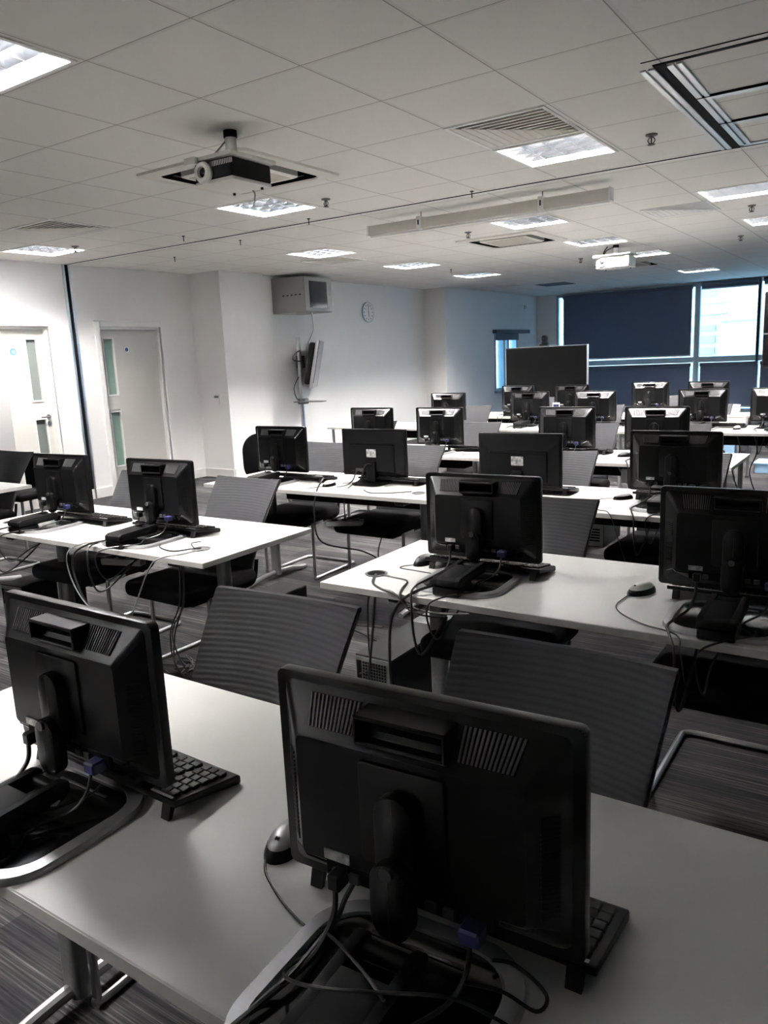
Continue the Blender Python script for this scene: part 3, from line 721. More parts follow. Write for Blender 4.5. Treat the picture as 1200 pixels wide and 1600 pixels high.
# ================================================================== MONITORS
def monitor_proto():
    r = thing('monitor', (0, 0, DZ), '', 'monitor')
    W2, z0, z1 = .2215, .057, .364
    k = MB(); P = rrect(-W2, W2, z0, z1, .012, 4)
    k.prism(P, 'y', -.006, .014, .003); k.build('bezel', 'bezel', r)
    MB().box(-W2+.02, W2-.02, .0138, .0150, z0+.028, z1-.02).build('screen', 'screen', r)
    # rear housing: bevelled frustum
    def lp(xa, za, zb, y, rr): return [(x, y, z) for x, z in rrect(-xa, xa, za, zb, rr, 5)]
    k = MB(); k.loft([lp(.207, z0+.014, z1-.010, -.004, .014), lp(.203, z0+.018, z1-.016, -.010, .014), lp(.168, z0+.055, z1-.066, -.042, .012), lp(.163, z0+.06, z1-.071, -.047, .010)])
    h = k.build('rear_housing', 'black', r, sharp=22)
    # slope frame of the top chamfer : z from z1-.024 (y -.012) to z1-.083 (y -.045)
    dz, dy = -.050, -.032; L_ = math.hypot(dz, dy)
    def on(x, s, lift): # s 0..1 along slope
        n_ = Vector((0, -(-dz)/L_, -dy/L_)); return Vector((x, -.010+dy*s, z1-.016+dz*s))+n_*lift
    for sg in (-1, 1):
        xa, xb = .073, .160
        k = MB(); q = [on(sg*xa, .10, .0006), on(sg*(xb-.004), .10, .0006), on(sg*(xb-.012), .86, .0006), on(sg*xa, .86, .0006)]
        k.loft([[p for p in q], [p+Vector((0, .001, -.0002)) for p in q]]); k.build('vent_recess', 'darkrib', h)
        k = MB(); n = 13
        for i in range(n):
            x = xa+(xb-xa-.004)*(i+.35)/n; w_ = .0028; sl = -.010*(x-xa)/(xb-xa)
            a_, b_ = on(sg*x, .11, .0006), on(sg*(x+w_), .11, .0006); c_, d_ = on(sg*(x+w_+sl), .85, .0006), on(sg*(x+sl), .85, .0006)
            up_ = Vector((0, -.0018, .0011)); k.loft([[a_, b_, c_, d_], [a_+up_, b_+up_, c_+up_, d_+up_]])
        v = k.build('vent_ribs', 'vent', h)
    # carry handle: hood with recess
    k = MB(); hw, zt, zb_ = .066, z1-.020, z1-.060
    k.box(-hw, hw, -.052, -.006, zt-.006, zt, .002, 1); k.box(-hw, hw, -.052, -.02, zb_, zb_+.005, .002, 1)
    k.box(-hw, -hw+.006, -.052, -.010, zb_, zt, .002, 1); k.box(hw-.006, hw, -.052, -.010, zb_, zt, .002, 1)
    hd = k.build('carry_handle', 'bezel', r)
    MB().box(-hw+.005, hw-.005, -.030, -.024, zb_+.004, zt-.004).build('handle_recess', 'darkrib', hd)
    # side ribs
    for sg in (-1, 1):
        k = MB()
        for i in range(22):
            z = .125+i*.0062; x0_ = .186; k.box(sg*x0_-.012, sg*x0_+.012, -.0275, -.0255, z, z+.003, rot=Matrix.Rotation(sg*.74, 4, 'Z'), piv=(sg*x0_, -.0265, z))
        k.build('side_vent', 'bezel', h)
    k = MB(); k.box(-.125, .125, -.048, -.038, z0+.036, z0+.062, .003, 1); k.build('port_recess', 'darkrib', h)
    for sg in (-1, 1):
        k = MB(); A0 = [(sg*.192, -.0115, z0+.024), (sg*.118, -.0115, z0+.024), (sg*.128, -.040, z0+.052), (sg*.160, -.041, z0+.054), (sg*.172, -.037, z0+.062), (sg*.194, -.017, z0+.050)]
        k.loft([[Vector(p) for p in A0], [Vector(p)+Vector((0, -.002, -.0014)) for p in A0]]); k.build('corner_scoop', 'gloss_scoop', h)
    for q, x in enumerate((-.112, -.085, .03, .055)):
        MB().box(x, x+.016, -.053, -.046, z0+.04, z0+.054, .001, 1).build('socket', 'vent', h)
    k = MB(); k.box(-.125, -.085, -.0495, -.0465, z0+.064, z0+.078); s_ = k.build('rating_label', 'label', h); s_['label'] = 'small printed rating label'
    k = MB(); k.prism(rrect(-.062, .062, .140, .282, .006, 3), 'y', -.0515, -.046, .0015); k.build('mounting_plate', 'black', r)
    # neck pill plus lower lobe reaching back to the hinge
    k = MB(); k.prism(rrect(-.029, .029, .110, .256, .0289, 8), 'y', -.074, -.050, .005)
    k.prism(rrect(-.0285, .0285, .066, .175, .0284, 8), 'y', -.092, -.064, .006)
    nk = k.build('neck', 'black', r)
    MB().cyl((0, -.090, .165), (0, -.096, .165), .009, n=14).build('pivot_button', 'vent', nk)
    k = MB(); k.cyl((-.032, -.098, .052), (.032, -.098, .052), .013, n=18); k.build('hinge', 'bezel', r)
    # arm block: forked, sloping back over the base
    k = MB()
    prof = [(-.082, .066), (-.095, .072), (-.290, .066), (-.306, .058), (-.308, .038), (-.300, .034), (-.10, .034), (-.082, .046)]
    k.prism(prof, 'x', -.050, -.032, .003); k.prism(prof, 'x', .032, .050, .003)
    prof2 = [(-.150, .070), (-.290, .066), (-.306, .058), (-.308, .038), (-.300, .034), (-.150, .034)]
    k.prism(prof2, 'x', -.034, .034, .002)
    k.build('stand_arm', 'blackmat', r)
    k = MB(); k.box(-.049, .049, -.309, -.20, .004, .032, .005); k.build('rear_hinge_block', 'bezel', r)
    # silver ring base with dark centre
    o_ = rrect(-.160, .160, -.285, .030, .085, 8); i_ = rrect(-.132, .132, -.255, .004, .065, 8)
    k = MB(); k.loft([[(x, y, .0) for x, y in o_], [(x*1.0, y, .006) for x, y in o_], [(x*.985, y*.985, .012) for x, y in o_], [(x*1.03, y*1.02, .014) for x, y in i_], [(x, y, .008) for x, y in i_]], cap=False)
    b_ = k.build('base', 'silver', r)
    k = MB(); k.prism(i_, 'z', .001, .009); k.build('base_plate', 'blackgl', b_)
    k = MB(); k.box(-.07, .07, -.03, -.024, .009, .012, .001, 1); k.build('base_slot', 'vent', b_)
    # plugs and leads
    k = MB(); k.box(.085, .113, -.075, -.046, z0+.030, z0+.052, .003, 1); v = k.build('video_plug', 'blue', r); v['label'] = 'blue video plug'
    k = MB(); k.tube([(.10, -.070, z0+.032), (.10, -.085, z0+.0), (.085, -.11, .03), (.05, -.17, .016), (.09, -.24, .015), (.02, -.33, .014), (-.03, -.375, -.01), (-.03, -.375, -.08), (-.02, -.33, -.14), (-.02, -.22, -.10), (0, -.05, -.05)], .0032, 6); k.build('video_lead', 'cable', r)
    k = MB(); k.box(-.108, -.088, -.072, -.046, z0+.034, z0+.058, .003, 1); k.build('power_plug', 'bezel', r)
    k = MB(); k.tube([(-.098, -.066, z0+.036), (-.098, -.075, z0+.0), (-.104, -.12, .025), (-.12, -.20, .02), (-.135, -.26, .012), (-.11, -.34, .012), (-.09, -.378, -.015), (-.085, -.38, -.12), (-.08, -.34, -.20), (-.08, -.22, -.16), (-.08, -.05, -.05)], .0042, 6); k.build('power_lead', 'cable', r)
    return r
def flat_monitor_proto():
    r = thing('flat_monitor', (0, 0, DZ), '', 'monitor'); W2, z0, z1 = .243, .045, .345
    k = MB(); k.prism(rrect(-W2, W2, z0, z1, .006, 3), 'y', -.004, .014, .003); k.build('bezel', 'bezel', r)
    MB().box(-W2+.018, W2-.018, .0138, .0148, z0+.025, z1-.018).build('screen', 'screen', r)
    def lp(xa, za, zb, y): return [(x, y, z) for x, z in rrect(-xa, xa, za, zb, .008, 3)]
    k = MB(); k.loft([lp(W2-.006, z0+.006, z1-.006, -.002), lp(W2-.012, z0+.012, z1-.05, -.012), lp(.17, z0+.03, z1-.092, -.022), lp(.165, z0+.035, z1-.10, -.034)]); h = k.build('rear_housing', 'blackmat', r, sharp=20)
    k = MB(); k.box(-.155, .155, -.0355, -.033, z1-.112, z1-.107); k.build('vent_line', 'darkrib', h)
    k = MB(); k.box(-.035, .035, -.0355, -.033, z1-.175, z1-.125); s_ = k.build('printed_label', 'label', h); s_['label'] = 'white and grey printed sticker'
    k = MB(); k.box(-.035, .035, -.055, -.030, .0, z0+.10, .008); k.build('stand_column', 'bezel', r)
    k = MB(); k.prism(rrect(-.11, .11, -.14, .07, .05, 6), 'z', 0, .014, .003); k.build('base', 'bezel', r)
    k = MB(); k.box(-.12, -.06, -.045, -.03, z0+.03, z0+.05, .002, 1); k.build('port_row', 'vent', h)
    k = MB(); k.tube([(-.09, -.045, z0+.035), (-.10, -.07, z0+.03), (-.11, -.09, .03), (-.10, -.17, .01), (-.12, -.25, .008)], .004, 6); k.build('power_lead', 'cable', r)
    k = MB(); k.tube([(.02, -.045, z0+.08), (-.02, -.075, z0+.08), (-.05, -.09, .04), (-.06, -.18, .01), (-.03, -.26, .008)], .0035, 6); k.build('video_lead', 'cable', r)
    return r
MON = [(-1.25, .80, .0, 0, 'black monitor cut off at the left edge of the nearest desk'),
       (-.493, .775, .055, 0, 'largest black monitor, seen from behind at bottom centre'),
       (-3.70, 2.40, .04, 0, 'black monitor on the left desk with a chrome glint, nearest the door'),
       (-2.915, 2.40, .03, 0, 'right one of two black monitors on the left second row desk'),
       (-1.235, 2.43, .05, 0, 'black monitor behind the open cable grommet in the second row'),
       (-.385, 2.40, .02, 0, 'big dark monitor cut off at the right edge of the second row'),
       (-3.50, 3.93, 0, 0, 'black monitor at the left end of the third row with a purple plug'),
       (-2.80, 4.02, .02, 1, 'plain backed black monitor with white sticker, left of its twin'),
       (-1.76, 3.93, .04, 1, 'larger looking plain backed monitor with square sticker, right of its twin'),
       (-.945, 3.98, 0, 0, 'black monitor in the third row, above the one cut off at right'),
       (-3.88, 5.56, 0, 0, 'leftmost monitor of the fourth row in front of the white wall'),
       (-3.20, 5.56, 0, 0, 'fourth row monitor with a white tag at its lower left'),
       (-2.115, 5.58, 0, 0, 'fourth row monitor directly above the larger plain backed monitor'),
       (-1.455, 5.58, .02, 0, 'fourth row monitor directly above the dark third row one'),
       (-4.32, 7.72, 0, 0, 'small looking monitor left of the display, nearest the clock wall'),
       (-3.335, 7.72, -.02, 0, 'fifth row monitor left of centre, below the big display'),
       (-2.62, 7.70, -.03, 0, 'fifth row monitor right below the corner of the big display'),
       (-1.60, 7.74, -.03, 0, 'fifth row monitor overlapping another one before the right blind'),
       (-.975, 7.80, -.02, 0, 'fifth row monitor cut off at the right edge of the view'),
       (-4.11, 9.15, -.05, 0, 'furthest row monitor at lower left of the big display'),
       (-3.385, 9.10, -.06, 0, 'furthest row monitor against the big display, right side'),
       (-2.545, 9.45, -.03, 0, 'lone monitor in the furthest row before the left blind'),
       (-1.865, 9.30, -.04, 0, 'furthest row monitor in front of the window mullion')]
pm, pf = monitor_proto(), flat_monitor_proto(); used = [False, False]
for x, y, a, f_, lab in MON:
    place(pf if f_ else pm, used[f_], (x, y, DZ), a, lab, 'desk monitors seen from behind'); used[f_] = True

# ================================================================== KEYBOARDS AND MICE
def keyboard_proto():
    r = thing('keyboard', (0, 0, DZ), '', 'keyboard')
    def zt(y): return .020+(.078-y)/.156*.024   # deck height, raised towards the monitor (-y)
    k = MB(); k.prism([(-.078, .030), (-.078, .043), (-.070, zt(-.070)), (.070, zt(.070)), (.078, .016), (.078, .002), (.07, .001)], 'x', -.228, .228, .003); k.build('case', 'bezel', r)
    k = MB()
    cols = [(-.215, .075), (.085, .150), (.158, .217)]
    for ri in range(6):
        y = -.060+ri*.0215; 
        for xa, xb in cols:
            n = max(3, round((xb-xa)/.0195)); wk = (xb-xa)/n
            if ri == 5 and xa < 0:
                segs = [(-.215, -.19), (-.188, -.165), (-.163, -.14), (-.138, -.02), (-.018, .005), (.007, .03), (.032, .075)]
            else: segs = [(xa+i*wk+.001, xa+(i+1)*wk-.001) for i in range(n)]
            for a, b in segs:
                z = zt(y); k.box(a, b, y-.0085, y+.0085, z-.002, z+.0065, .0015, 1)
    k.build('keys', 'key', r)
    k = MB(); k.box(.158, .217, -.074, -.068, zt(-.071)-.001, zt(-.071)+.001); k.build('status_strip', 'silver', r)
    for sx in (-1, 1):
        k = MB(); k.prism([(-.074, .031), (-.060, .031), (-.074, .001), (-.082, .001)], 'x', sx*.20-.011, sx*.20+.011, .001); k.build('foot', 'rubber', r)
    return r
pk = keyboard_proto()
KB = [(-1.235, .875, -.03, 'black keyboard sticking out right of the monitor at the left edge'), (-.495, .872, .03, 'black keyboard in front of the largest monitor'),
      (-3.57, 2.47, 0, 'black keyboard under the leftmost second row monitor'), (-2.925, 2.475, 0, 'black keyboard beside the purple plugged monitor on the left desk'),
      (-1.24, 2.49, .02, 'black keyboard below the monitor by the open grommet'), (-.36, 2.50, 0, 'keyboard hidden behind the monitor at the right edge'),
      (-3.36, 3.98, 0, 'black keyboard at the left end of the third row'), (-2.68, 4.06, .02, 'black keyboard under the left plain backed monitor'), (-1.72, 4.06, 0, 'black keyboard under the right plain backed monitor'),
      (-.93, 4.08, 0, 'black keyboard right of the white mouse in the third row'), (-2.93, 5.66, 0, 'black keyboard right of the white tagged monitor'), (-2.05, 5.72, 0, 'keyboard behind the fourth row monitor at centre'),
      (-1.40, 5.72, 0, 'keyboard beside the dark mouse in the fourth row'), (-3.25, 7.84, 0, 'keyboard on the fifth row desk before the display'), (-2.55, 7.84, 0, 'keyboard under the middle fifth row monitor'),
      (-1.45, 7.80, 0, 'keyboard under the wide fifth row monitor at right'), (-.90, 7.86, 0, 'keyboard at the right edge of the fifth row'), (-4.05, 9.27, 0, 'keyboard on the furthest row at left')]
for i, (x, y, a, lab) in enumerate(KB): place(pk, i > 0, (x, y, DZ), a, lab, 'black keyboards')

def mouse_proto(name, top, lead):
    r = thing(name, (0, 0, DZ), '', 'mouse')
    def body(sc, zoff, h, clip=None):
        L = []
        for j in range(7):
            t_ = j/6*PI/2; rr = math.cos(t_)**.7 if j < 6 else .02; z = zoff+h*math.sin(t_)
            L.append([(sc*.030*rr*math.cos(a)*(1+.12*math.sin(a)), sc*.055*rr*math.sin(a)-.004*math.sin(t_), z) for a in [2*PI*q/24 for q in range(24)]])
        return L
    MB().loft(body(1, 0, .030)).build('body', 'bezel', r)
    k = MB(); k.loft(body(.90, .0062, .0295)); k.build('palm_cover', top, r)
    k = MB(); k.lathe([(.008, -.004), (.008, .004)], (0, .026, .024), 'x', 12); k.build('scroll_wheel', 'bezel', r)
    if lead: k = MB(); k.tube(lead, .0018, 6); k.build('lead', 'cable', r)
    return r
ms = [(-.67, 2.44, 2.6, 'white_pl', None, 'silver and black mouse at right on the second row desk'),
      (-1.50, 2.46, 2.9, 'vent', [(0, .05, .006), (.03, .08, .003), (.02, .11, .003), (-.05, .10, .003), (-.12, .09, .003)], 'dark mouse left of the monitor by the open grommet'),
      (-1.205, 4.00, 2.3, 'white_pl', [(0, .05, .006), (.03, .10, .003), (-.01, .15, .003), (-.08, .26, .003), (-.14, .34, .003)], 'white mouse on the third row desk, right of centre'),
      (-.80, .845, 3.3, 'silver', None, 'silver mouse half hidden behind the largest monitor'),
      (-3.02, 3.82, 3.0, 'white_pl', [(0, .05, .006), (.03, .10, .003), (.05, .15, .003)], 'white mouse left of the left plain backed monitor'),
      (-1.68, 5.60, 2.0, 'vent', [(0, .05, .006), (.05, .12, .003), (-.08, .2, .003)], 'dark mouse on the fourth row desk at right'),
      (-1.27, 7.62, 2.9, 'white_pl', None, 'pale mouse on the fifth row desk near the right edge')]
for x, y, a, top, lead, lab in ms:
    o = mouse_proto('computer_mouse', top, lead); place(o, False, (x, y, DZ), a, lab)

# ================================================================== COMPUTER TOWERS
def tower(x, y, z, rz, lab, flat=False):
    r = thing('computer_tower', (x, y, z), lab, 'computer', 'black desktop computers under the desks', rz)
    k = MB(); k.box(-.088, .088, 0, .42, .008, .38, .004, 1); k.build('case', 'blackmat', r)
    k = MB(); k.box(-.086, .086, .001, .419, .378, .3815, .001, 1); k.build('lid', 'tower_lid', r)
    k = MB(); k.box(-.084, .084, -.004, 0, .012, .374); bk = k.build('rear_panel', 'greymetal', r)
    k = MB()
    for i in range(9):
        for j in range(8):
            k.box(-.045+i*.0125-.0045, -.045+i*.0125+.0045, -.0055, -.004, .265+j*.0125-.0045, .265+j*.0125+.0045)
    k.build('fan_grille', 'darkrib', bk)
    k = MB(); k.box(-.078, -.055, -.006, -.004, .27, .36, .001, 1); k.build('socket_block', 'darkrib', bk)
    for i in range(5): MB().box(-.06, .06, -.0055, -.004, .05+i*.022, .062+i*.022).build('expansion_slot', 'darkrib', bk)
    for sx in (-1, 1):
        k = MB(); k.box(sx*.07-.012, sx*.07+.012, .03, .39, 0, .010); k.build('foot', 'rubber', r)
    return r
tower(-1.645, 2.29, 0, 0, 'black computer tower with pale vented back under the right second row desk')
tower(-4.02, 2.22, 0, .1, 'black computer tower on the floor under the left second row desk')
tower(-4.27, 1.72, 0, .05, 'black computer tower at the left edge, in front of the left desk')
tower(-1.95, 5.70, 0, 0, 'black computer tower under the fourth row desk')
tower(-1.55, 7.75, 0, 0, 'black computer tower under the fifth row desk at the right')
tower(-2.6, 2.52, 0, 0, 'black computer tower beside the right leg of the left desk')

# ================================================================== BIG DISPLAY, RIGHT TELEVISION
r = thing('display_screen', (-4.27, 10.5, 0), 'large black display screen on a trolley before the back windows', 'television')
k = MB(); k.box(-.61, .59, -.03, .03, .86, 1.565, .006); k.build('cabinet', 'bezel', r)
MB().box(-.595, .575, -.033, -.0305, .875, 1.55).build('screen', 'screen', r)
k = MB()
for q in ((-.615, .595, 1.562, 1.572), ): k.box(q[0], q[1], -.034, .03, q[2], q[3])
k.box(-.617, -.609, -.034, .03, .86, 1.57); k.box(.589, .597, -.034, .03, .86, 1.57); k.build('silver_edge', 'silver', r)
for sx in (-.3, .3):
    k = MB(); k.box(sx-.03, sx+.03, .03, .07, .08, 1.4, .005); k.build('trolley_post', 'greymetal', r)
k = MB(); k.box(-.5, .5, -.25, .35, .05, .08, .01); k.build('trolley_base', 'greymetal', r)
for sx in (-.45, .45):
    for sy in (-.2, .3):
        k = MB(); k.lathe([(.025, -.01), (.025, .01)], (sx, sy, .025), 'x', 14); k.build('castor', 'rubber', r)
r = thing('webcam', (-4.30, 10.5, 1.572), 'black conference camera standing on top of the big display', 'camera')
k = MB(); k.box(-.06, .06, -.05, .05, 0, .03, .008); k.build('foot', 'bezel', r)
k = MB(); k.lathe([(.045, .03), (.05, .05), (.035, .06), (.04, .075), (.045, .12), (.03, .145), (.001, .15)], (0, 0, 0)); k.build('head', 'bezel', r)
k = MB(); k.lathe([(.001, -.055), (.02, -.055), (.022, -.03)], (0, 0, .10), 'y', 16); k.build('lens', 'darkglass', r)
r = thing('ceiling_hung_television', (-.66, 6.5, 1.31), 'black television cut off at the right edge, hung from the ceiling', 'television')
k = MB(); k.box(-.27, .85, -.03, .03, 0, .56, .02, 3); k.build('cabinet', 'blackgl', r)
MB().box(-.24, .82, .0305, .033, .03, .53).build('screen', 'screen', r)
k = MB(); k.box(-.2, .78, -.08, -.03, .05, .5, .02); k.build('rear_cover', 'black', r)
k = MB(); k.box(-.262, -.235, -.034, -.0295, .245, .257); k.build('edge_badge', 'white_pl', r)
k = MB(); k.cyl((.29, -.09, .28), (.29, -.09, H-1.31), .025); k.box(.2, .38, -.10, -.075, .18, .38); k.build('ceiling_pole', 'greymetal', r)

# ================================================================== ODDS AND ENDS
k = MB(); k.box(0, .60, 0, .35, 0, .5, .006); r = k.build('filing_box', 'beige', loc=(-6.9, 11.8, 0)); tag(r, 'beige box cabinet low by the left wall behind the fourth row', 'cabinet')
MB().box(.2, .4, -.01, 0, .38, .40, .002, 1).build('handle', 'chrome', r)
def daylight_box(loc, s, lab, rz=0):  # added boxes, blue daylight put into their colour
    r = thing('daylight_tint_box', loc, lab, 'daylight_box', None, rz)
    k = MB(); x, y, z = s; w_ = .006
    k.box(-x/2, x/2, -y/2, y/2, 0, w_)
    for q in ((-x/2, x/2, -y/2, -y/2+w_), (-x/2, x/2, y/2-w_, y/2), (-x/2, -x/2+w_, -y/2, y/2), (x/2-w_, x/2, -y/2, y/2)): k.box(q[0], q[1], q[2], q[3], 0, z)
    k.build('tub', 'daylight_box', r); MB().box(-x/2-.012, x/2+.012, -y/2-.012, y/2+.012, z-.005, z+.015, .004).build('lid', 'daylight_box', r)
daylight_box((-1.20, 9.95, 0), (.45, .35, .11), 'added low box, tinted for blue daylight, on the floor under the far right desk')
daylight_box((-2.03, 11.6, 0), (.22, .3, .42), 'added narrow box, tinted for blue daylight, on the floor behind the free desk corner')
for i, (x, y, lab) in enumerate([(-1.68, 9.38, 'small white box on the furthest desk at right'), (-1.38, 8.0, 'low white box on the fifth row desk at right')]):
    r = thing('white_box', (x, y, DZ), lab, 'box')
    MB().box(-.1, .13, -.08, .08, 0, .08, .004).build('tray', 'paper', r); MB().box(-.102, .132, -.082, .082, .078, .092, .003).build('lid', 'white_pl', r)
k = MB(); k.box(-.045, .045, -.004, .004, 0, .16, .002); r = k.build('photo_card', 'paper', loc=(-3.52, 8.95, DZ)); tag(r, 'small card with dark purple print standing between the display monitors', 'card')
MB().box(-.035, .035, -.0045, -.004, .05, .14).build('print', 'blue', r)
# floor power boxes
fb = None
for i, (x, y, lab) in enumerate([(-2.20, 3.72, 'steel floor box cover behind the vented tower'), (-3.28, 3.50, 'steel floor box cover between chair legs near the middle aisle')]):
    r = thing('floor_box', (x, y, 0), lab, 'floor box', 'steel floor power boxes')
    MB().box(-.11, .11, -.11, .11, 0, .006, .002, 1).build('cover', 'silver', r); MB().box(-.05, .05, -.09, -.05, .006, .010, .001, 1).build('cable_flap', 'alum', r)
# power strips
for i, (x, y, z, a, lab) in enumerate([(-2.94, 3.86, .47, .5, 'grey power strip hanging under the third row desk'), (-3.33, 2.45, .52, .3, 'grey power block slung under the left second row desk')]):
    r = thing('power_strip', (x, y, z), lab, 'power strip', None, a)
    MB().box(-.12, .12, -.025, .025, 0, .035, .006).build('body', 'greycable', r)
    for q in range(3): MB().box(-.09+q*.07, -.05+q*.07, -.015, .015, .035, .045, .003, 1).build('plug', 'black', r)
    MB().cyl((0, 0, .03), (0, .0, DZ-.03-z), .004, n=6).build('hanger', 'cable', r)

def cab(pts, lab, rad=.0032, m_='cable', group=None):
    k = MB(); k.tube(pts, rad, 6); o = k.build('cable', m_); tag(o, lab, 'cable', group); return o
Z = DZ+.004
# left desk of the second row, hanging loops
cab([(-2.97, 2.12, DZ+.03), (-3.06, 2.07, DZ+.01), (-3.14, 2.05, DZ-.04), (-3.16, 2.05, .60), (-3.10, 2.06, .45), (-3.0, 2.08, .36), (-2.97, 2.08, .22), (-3.03, 2.10, .16)], 'thick black cable looping off the front of the left desk', .005)
cab([(-2.97, 2.11, DZ+.02), (-3.08, 2.07, DZ+.015), (-3.17, 2.04, DZ-.03), (-3.18, 2.04, .60), (-3.12, 2.05, .48), (-3.0, 2.06, .40), (-2.86, 2.07, .36), (-2.75, 2.06, .50), (-2.62, 2.05, .68), (-2.56, 2.06, DZ+.001), (-2.52, 2.15, Z), (-2.50, 2.25, Z)], 'thin cable swinging from the left desk grommet down and up again', .003, 'greycable')
cab([(-2.80, 2.30, Z), (-2.72, 2.20, Z), (-2.60, 2.17, Z), (-2.55, 2.24, Z), (-2.52, 2.26, Z)], 'black cable curled on the left desk by the closed grommet', .003)
cab([(-2.62, 2.35, Z), (-2.60, 2.28, Z+.01), (-2.55, 2.25, Z), (-2.50, 2.25, Z)], 'thin cable running into the closed grommet', .0025)
for i, (dx, e) in enumerate(((0, .0), (.012, .05), (.03, -.03))):
    cab([(-2.60+dx, 2.20, DZ-.03), (-2.60+dx+e*.3, 2.18, .5), (-2.66+dx, 2.16, .35), (-2.71+dx+e, 2.22, .15), (-2.66+dx, 2.32, .012), (-2.8+dx, 2.4, .008)], ['outer black cable dropping from the end of the left desk', 'middle black cable dropping from the end of the left desk', 'inner black cable dropping from the end of the left desk'][i], .0035, group='cables below the left desk end')
# right desk of the second row
cab([(-1.585, 2.26, DZ-.01), (-1.58, 2.24, Z), (-1.53, 2.15, Z), (-1.46, 2.10, Z), (-1.40, 2.085, DZ+.002), (-1.32, 2.07, DZ-.03), (-1.22, 2.06, DZ-.035), (-1.10, 2.06, DZ-.02)], 'black cable from the open grommet hanging over the desk edge', .004)
cab([(-1.58, 2.27, DZ-.01), (-1.56, 2.25, Z), (-1.50, 2.24, Z), (-1.43, 2.22, Z), (-1.40, 2.14, Z), (-1.37, 2.08, DZ+.001), (-1.34, 2.06, DZ-.03), (-1.28, 2.06, DZ-.05), (-1.2, 2.1, DZ-.06)], 'second black cable from the open grommet, kinked over the desk edge', .003)
cab([(-1.25, 2.17, DZ+.035), (-1.32, 2.10, DZ+.014), (-1.37, 2.06, .70), (-1.39, 2.04, .62), (-1.39, 2.03, .45), (-1.36, 2.02, .30), (-1.26, 2.02, .12), (-1.20, 2.04, .02)], 'thick black cable curving down past the grey desk leg', .005)
cab([(-1.60, 2.27, DZ-.03), (-1.60, 2.24, .55), (-1.61, 2.22, .40), (-1.63, 2.24, .34), (-1.66, 2.27, .30)], 'black cable dropping from the grommet to the vented tower', .005)
cab([(-1.62, 2.27, DZ-.03), (-1.63, 2.25, .6), (-1.62, 2.23, .45), (-1.64, 2.26, .35), (-1.70, 2.27, .31)], 'thin black cable beside the one feeding the vented tower', .003)
cab([(-1.70, 2.2, DZ-.03), (-1.62, 2.2, DZ-.07), (-1.5, 2.2, DZ-.05), (-1.40, 2.18, DZ-.08), (-1.3, 2.2, DZ-.05), (-1.1, 2.2, DZ-.05)], 'cable sagging just below the right desk underside', .003)
# nearest monitor leads
cab([(-.61, .80, .79), (-.615, .76, .762), (-.61, .73, .750), (-.60, .66, .752), (-.595, .61, .755), (-.61, .575, .742), (-.615, .54, DZ+.004), (-.62, .50, .70), (-.62, .48, .6)], 'thick black cable crossing the silver base of the largest monitor', .0042)
cab([(-.80, .79, .736), (-.775, .765, Z), (-.71, .73, Z), (-.65, .71, Z), (-.625, .71, .742), (-.605, .725, .752), (-.595, .69, .765), (-.535, .645, .802), (-.48, .62, .806), (-.44, .60, .806)], 'thin lead from the half hidden silver mouse onto the stand arm', .0022)
cab([(-.60, .66, .752), (-.60, .61, .762), (-.56, .585, .785), (-.50, .58, .808), (-.45, .605, .808), (-.39, .655, .790), (-.35, .685, .760), (-.32, .69, .745), (-.28, .66, Z), (-.27, .60, Z)], 'thin black cable looping across the stand arm at bottom centre', .0024)
cab([(-.39, .77, .752), (-.365, .785, .745), (-.315, .765, .742), (-.315, .735, .742), (-.36, .735, .748), (-.41, .72, .750)], 'thin black loop of cable right of the largest monitor base', .0026)
cab([(-1.17, .76, .775), (-1.175, .74, .765), (-1.19, .71, .760), (-1.22, .66, .757), (-1.30, .61, .755), (-1.45, .58, .754), (-1.6, .6, Z)], 'black cable over the base of the monitor at the left edge', .0024)
k = MB(); k.box(-.035, .025, -.007, .007, 0, .003); o = k.build('cable_tag', 'paper', loc=(-1.215, .675, .764)); o.rotation_euler = (0, -.2, .55); tag(o, 'small white paper tag on the left monitor cable', 'tag')
cab([(-1.13, .70, Z), (-1.10, .73, Z), (-1.09, .69, Z), (-1.14, .64, Z), (-1.20, .62, Z)], 'thin pale cable curl beside the left monitor base', .0012, 'greycable')
cab([(-.695, 2.41, Z), (-.70, 2.36, Z), (-.70, 2.27, Z), (-.66, 2.20, Z), (-.58, 2.14, Z), (-.48, 2.095, Z), (-.46, 2.06, DZ-.03), (-.45, 2.08, .6)], 'thin mouse lead curving over the front edge of the right desk', .0022)
# third row
cab([(-2.98, 3.72, .80), (-2.97, 3.63, DZ+.004), (-2.96, 3.58, .60), (-2.93, 3.60, .42), (-2.84, 3.9, .3), (-2.78, 4.0, .2), (-2.80, 3.95, .05)], 'black cable hanging in front of the third row desk below the left plain monitor', .005)
cab([(-2.70, 3.75, Z), (-2.60, 3.68, Z), (-2.48, 3.72, Z), (-2.39, 3.80, Z)], 'thin cable on the third row desk running to its grommet', .003)
cab([(-3.75, 3.75, Z), (-3.66, 3.70, Z), (-3.58, 3.76, Z), (-3.62, 3.84, Z), (-3.70, 3.82, Z), (-3.66, 3.76, Z+.004), (-3.56, 3.80, Z)], 'tangled leads on the left end of the third row desk', .004)
cab([(-2.85, 4.2, .42), (-2.86, 4.1, .25), (-2.80, 4.05, .12), (-2.84, 4.05, .02)], 'black cable crossing under the seat in the third row', .004)
cab([(-1.30, 3.75, Z), (-1.22, 3.66, Z), (-1.15, 3.60, DZ+.002), (-1.10, 3.58, .62), (-1.06, 3.62, .45)], 'mouse lead running over the third row desk edge', .0022)
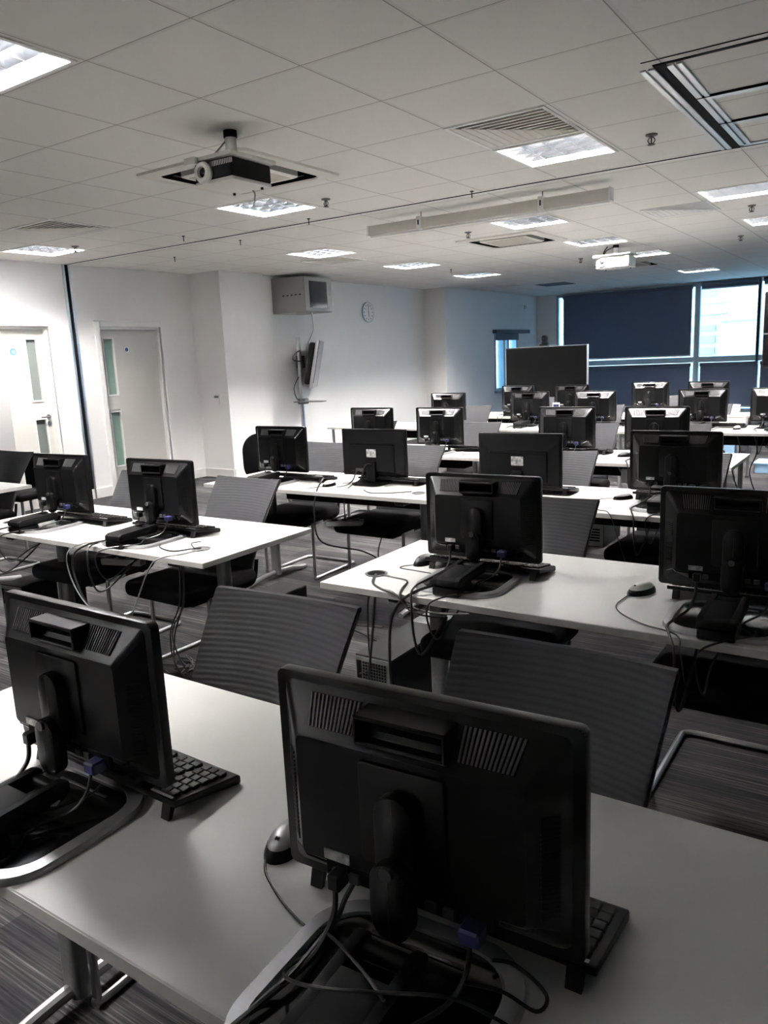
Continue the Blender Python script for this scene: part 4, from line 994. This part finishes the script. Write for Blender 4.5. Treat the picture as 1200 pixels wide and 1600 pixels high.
cab([(-3.9, 3.3, .006), (-3.6, 3.35, .006), (-3.4, 3.25, .006), (-3.1, 3.4, .006), (-2.8, 3.35, .006), (-2.4, 3.45, .006)], 'long black cable on the carpet in the middle aisle', .005)
cab([(-3.7, 3.45, .006), (-3.5, 3.3, .006), (-3.2, 3.38, .006), (-2.9, 3.25, .006), (-2.6, 3.35, .006), (-2.2, 3.2, .006)], 'second black cable wandering over the aisle carpet', .004)
for i in range(4):
    ox, oy = -3.05+.03*i, 2.45+.04*i
    cab([(ox+random.uniform(-.14, .14), oy+random.uniform(-.1, .1), .006+.004*(q % 2)) for q in range(7)], ['leftmost strand of the cable tangle on the carpet above the nearest left monitor', 'strand of carpet cable tangle under the dropping cables', 'strand of carpet cable tangle beside the chair runner', 'rightmost strand of the carpet cable tangle, next to the near chair back'][i], .004, group='tangled floor cables')
# fourth and fifth rows
for i, (x, y) in enumerate(((-1.65, 5.5), (-1.6, 5.6), (-1.7, 5.55))):
    cab([(x+.05*q, y+random.uniform(-.05, .05), .66-.09*q if q < 7 else .02) for q in range(7)], ['black cable in the bundle hanging under the fourth row desk', 'light grey cable in the bundle under the fourth row desk', 'leftmost grey cable in the bundle under the fourth row desk'][i], .006, 'greycable' if i else 'cable', 'cable bundle under the fourth row')
k = MB(); k.box(0, .12, 0, .04, 0, .10, .005); o = k.build('plug_adapter', 'white_pl', loc=(-1.66, 5.45, .56)); tag(o, 'white plug adapter in the cable bundle under the fourth row', 'adapter')
k = MB(); k.tube([(.06, .02, .1), (.06, .03, .13), (.06, .04, .145)], .004); k.build('lead', 'cable', o)
for i, (x, y) in enumerate(((-1.45, 7.45), (-1.25, 7.5), (-1.1, 7.45))):
    cab([(x, y, .70), (x+.03, y, .55), (x-.03, y+.05, .35), (x+.06, y+.1, .1), (x+.2, y+.1, .01)], ['left cable hanging under the fifth row desk at the right', 'middle cable hanging under the fifth row desk at the right', 'cable nearest the right edge hanging under the fifth row desk'][i], .006, group='cables under the fifth row')

for o in bpy.data.objects:
    if o.type == 'MESH' and o.parent is None and 'kind' not in o and 'label' not in o: print('UNLABELLED', o.name)
